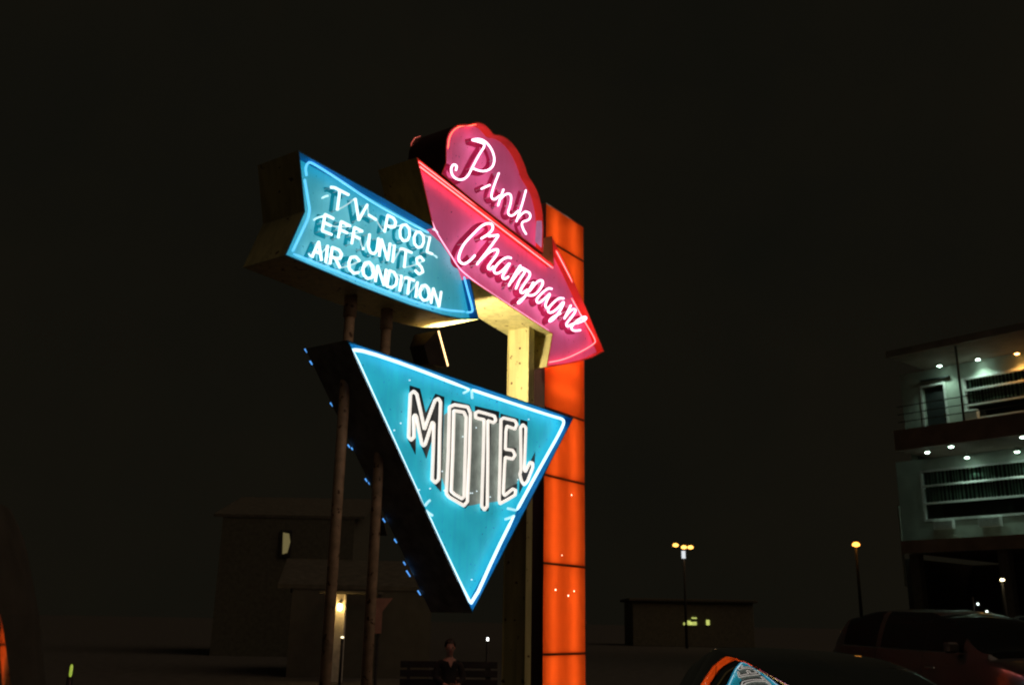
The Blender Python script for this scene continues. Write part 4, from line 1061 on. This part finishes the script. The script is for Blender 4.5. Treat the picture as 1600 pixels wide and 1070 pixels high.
MB().bbox(b_, (.13, .04, .26), .01).build('lit_banner', glow('banner_glow', (.75, .80, .85), 1.0), t)
street_lamp('single orange street lamp far off, just left of the gallery motel', 1337, 851, 50, [(1337, 851)], (1.0, .36, .05), 5.0, .17)
street_lamp('small warm lamp standing under the gallery motel, above the parked cars', 1565, 906, 38, [(1565, 906)], (1.0, .80, .42), 6.0, .075)
def low_light(name, label, cat, x, y, d, col, st, r_, h_):
    p = at(x, y, d); t = thing(name, label, cat, (p.x, p.y, 0))
    MB().tube((p.x, p.y, 0), (p.x, p.y, max(.05, p.z - h_)), .035).build('stem', DARKM, t, True)
    MB().lathe(p, [(r_ * .6, -h_), (r_, -h_ * .6), (r_, h_ * .6), (r_ * .5, h_)], Vector((0, 0, 1)), 10).build('lens', glow(name + str(x), col, st), t, True)
    MB().lathe(p + Vector((0, 0, h_ + .003)), [(r_ * 1.3, 0), (r_ * .8, r_ * .4)], Vector((0, 0, 1)), 10).build('cap', DARKM, t)
    return t
low_light('garden_light', 'tiny white garden light to the right of the seated person', 'garden light', 762, 998, 22, (1, 1, .95), 5, .022, .035)
low_light('path_light', 'slim yellow-green path light near the lower left corner', 'path light', 111, 1047, 13, (.50, .70, .06), .55, .018, .07)
low_light('garden_light', 'small warm garden light at the foot of the glowing porch', 'garden light', 535, 995, 24, (1, .85, .5), 3, .035, .02)
# far shop with yellow-green windows
sp = at(1085, 975, 75)
shop = thing('shop', 'far low shop with small yellow-green lit windows right of the pylon', 'shop', (sp.x, sp.y + 3, 0))
MB().bbox((sp.x, sp.y + 3, 1.6), (4.5, 2.6, 1.6), .03).build('wall', paint('shop_wall', (.15, .14, .10), .9), shop)
MB().bbox((sp.x, sp.y + 3, 3.3), (4.8, 2.9, .1), .03).build('roof', SHG, shop)
YG = glow('yellow_green_window', (.62, .70, .16), .9, .6)
for x0, y0_, x1, y1_ in ((1069, 972, 1073, 976), (1075, 969, 1080, 976), (1080, 971, 1090, 976), (1082, 964, 1090, 966), (1106, 968, 1111, 976)):
    a = at(x0, y1_, 75); b = at(x1, y0_, 75)
    f_ = MB().bbox(((a.x + b.x) / 2, sp.y + .36, (a.z + b.z) / 2), ((b.x - a.x) / 2, .02, (b.z - a.z) / 2), .003).build('window', YG, shop)
    MB().bbox(((a.x + b.x) / 2, sp.y + .38, a.z - .03), ((b.x - a.x) / 2 + .05, .03, .025), .003).build('sill', DARKM, f_)

# added string of bulbs for the scattered glints behind the parked cars
ls = thing('glint_string', 'sparse added string of tiny bulbs for white glints above the parked cars at right', 'glint lights', at(1550, 1000, 30.0) * 1.0)
ls.location.z = 0
bpy.context.view_layer.update()
bl = [(1528, 943), (1542, 955), (1554, 961), (1570, 964), (1581, 971), (1612, 980)]
MB().sweep([at(x, y - 2, 30.0) for x, y in bl], Vector((0, 1, 0)), .006, .006).build('wire', DARKM, ls)
a = at(1520, 938, 30.0); MB().tube((a.x, a.y, 0), (a.x, a.y, a.z + .1), .03).build('wire_post', DARKM, ls, True)
for k, (x, y) in enumerate(bl):
    MB().lathe(at(x, y, 30.0), [(.008, -.03), (.03, -.01), (.028, .015), (.01, .03)], Vector((0, 0, 1)), 8).build('bulb', glow('glint_bulb', (.85, 1.0, .92), 4.0), ls, True)
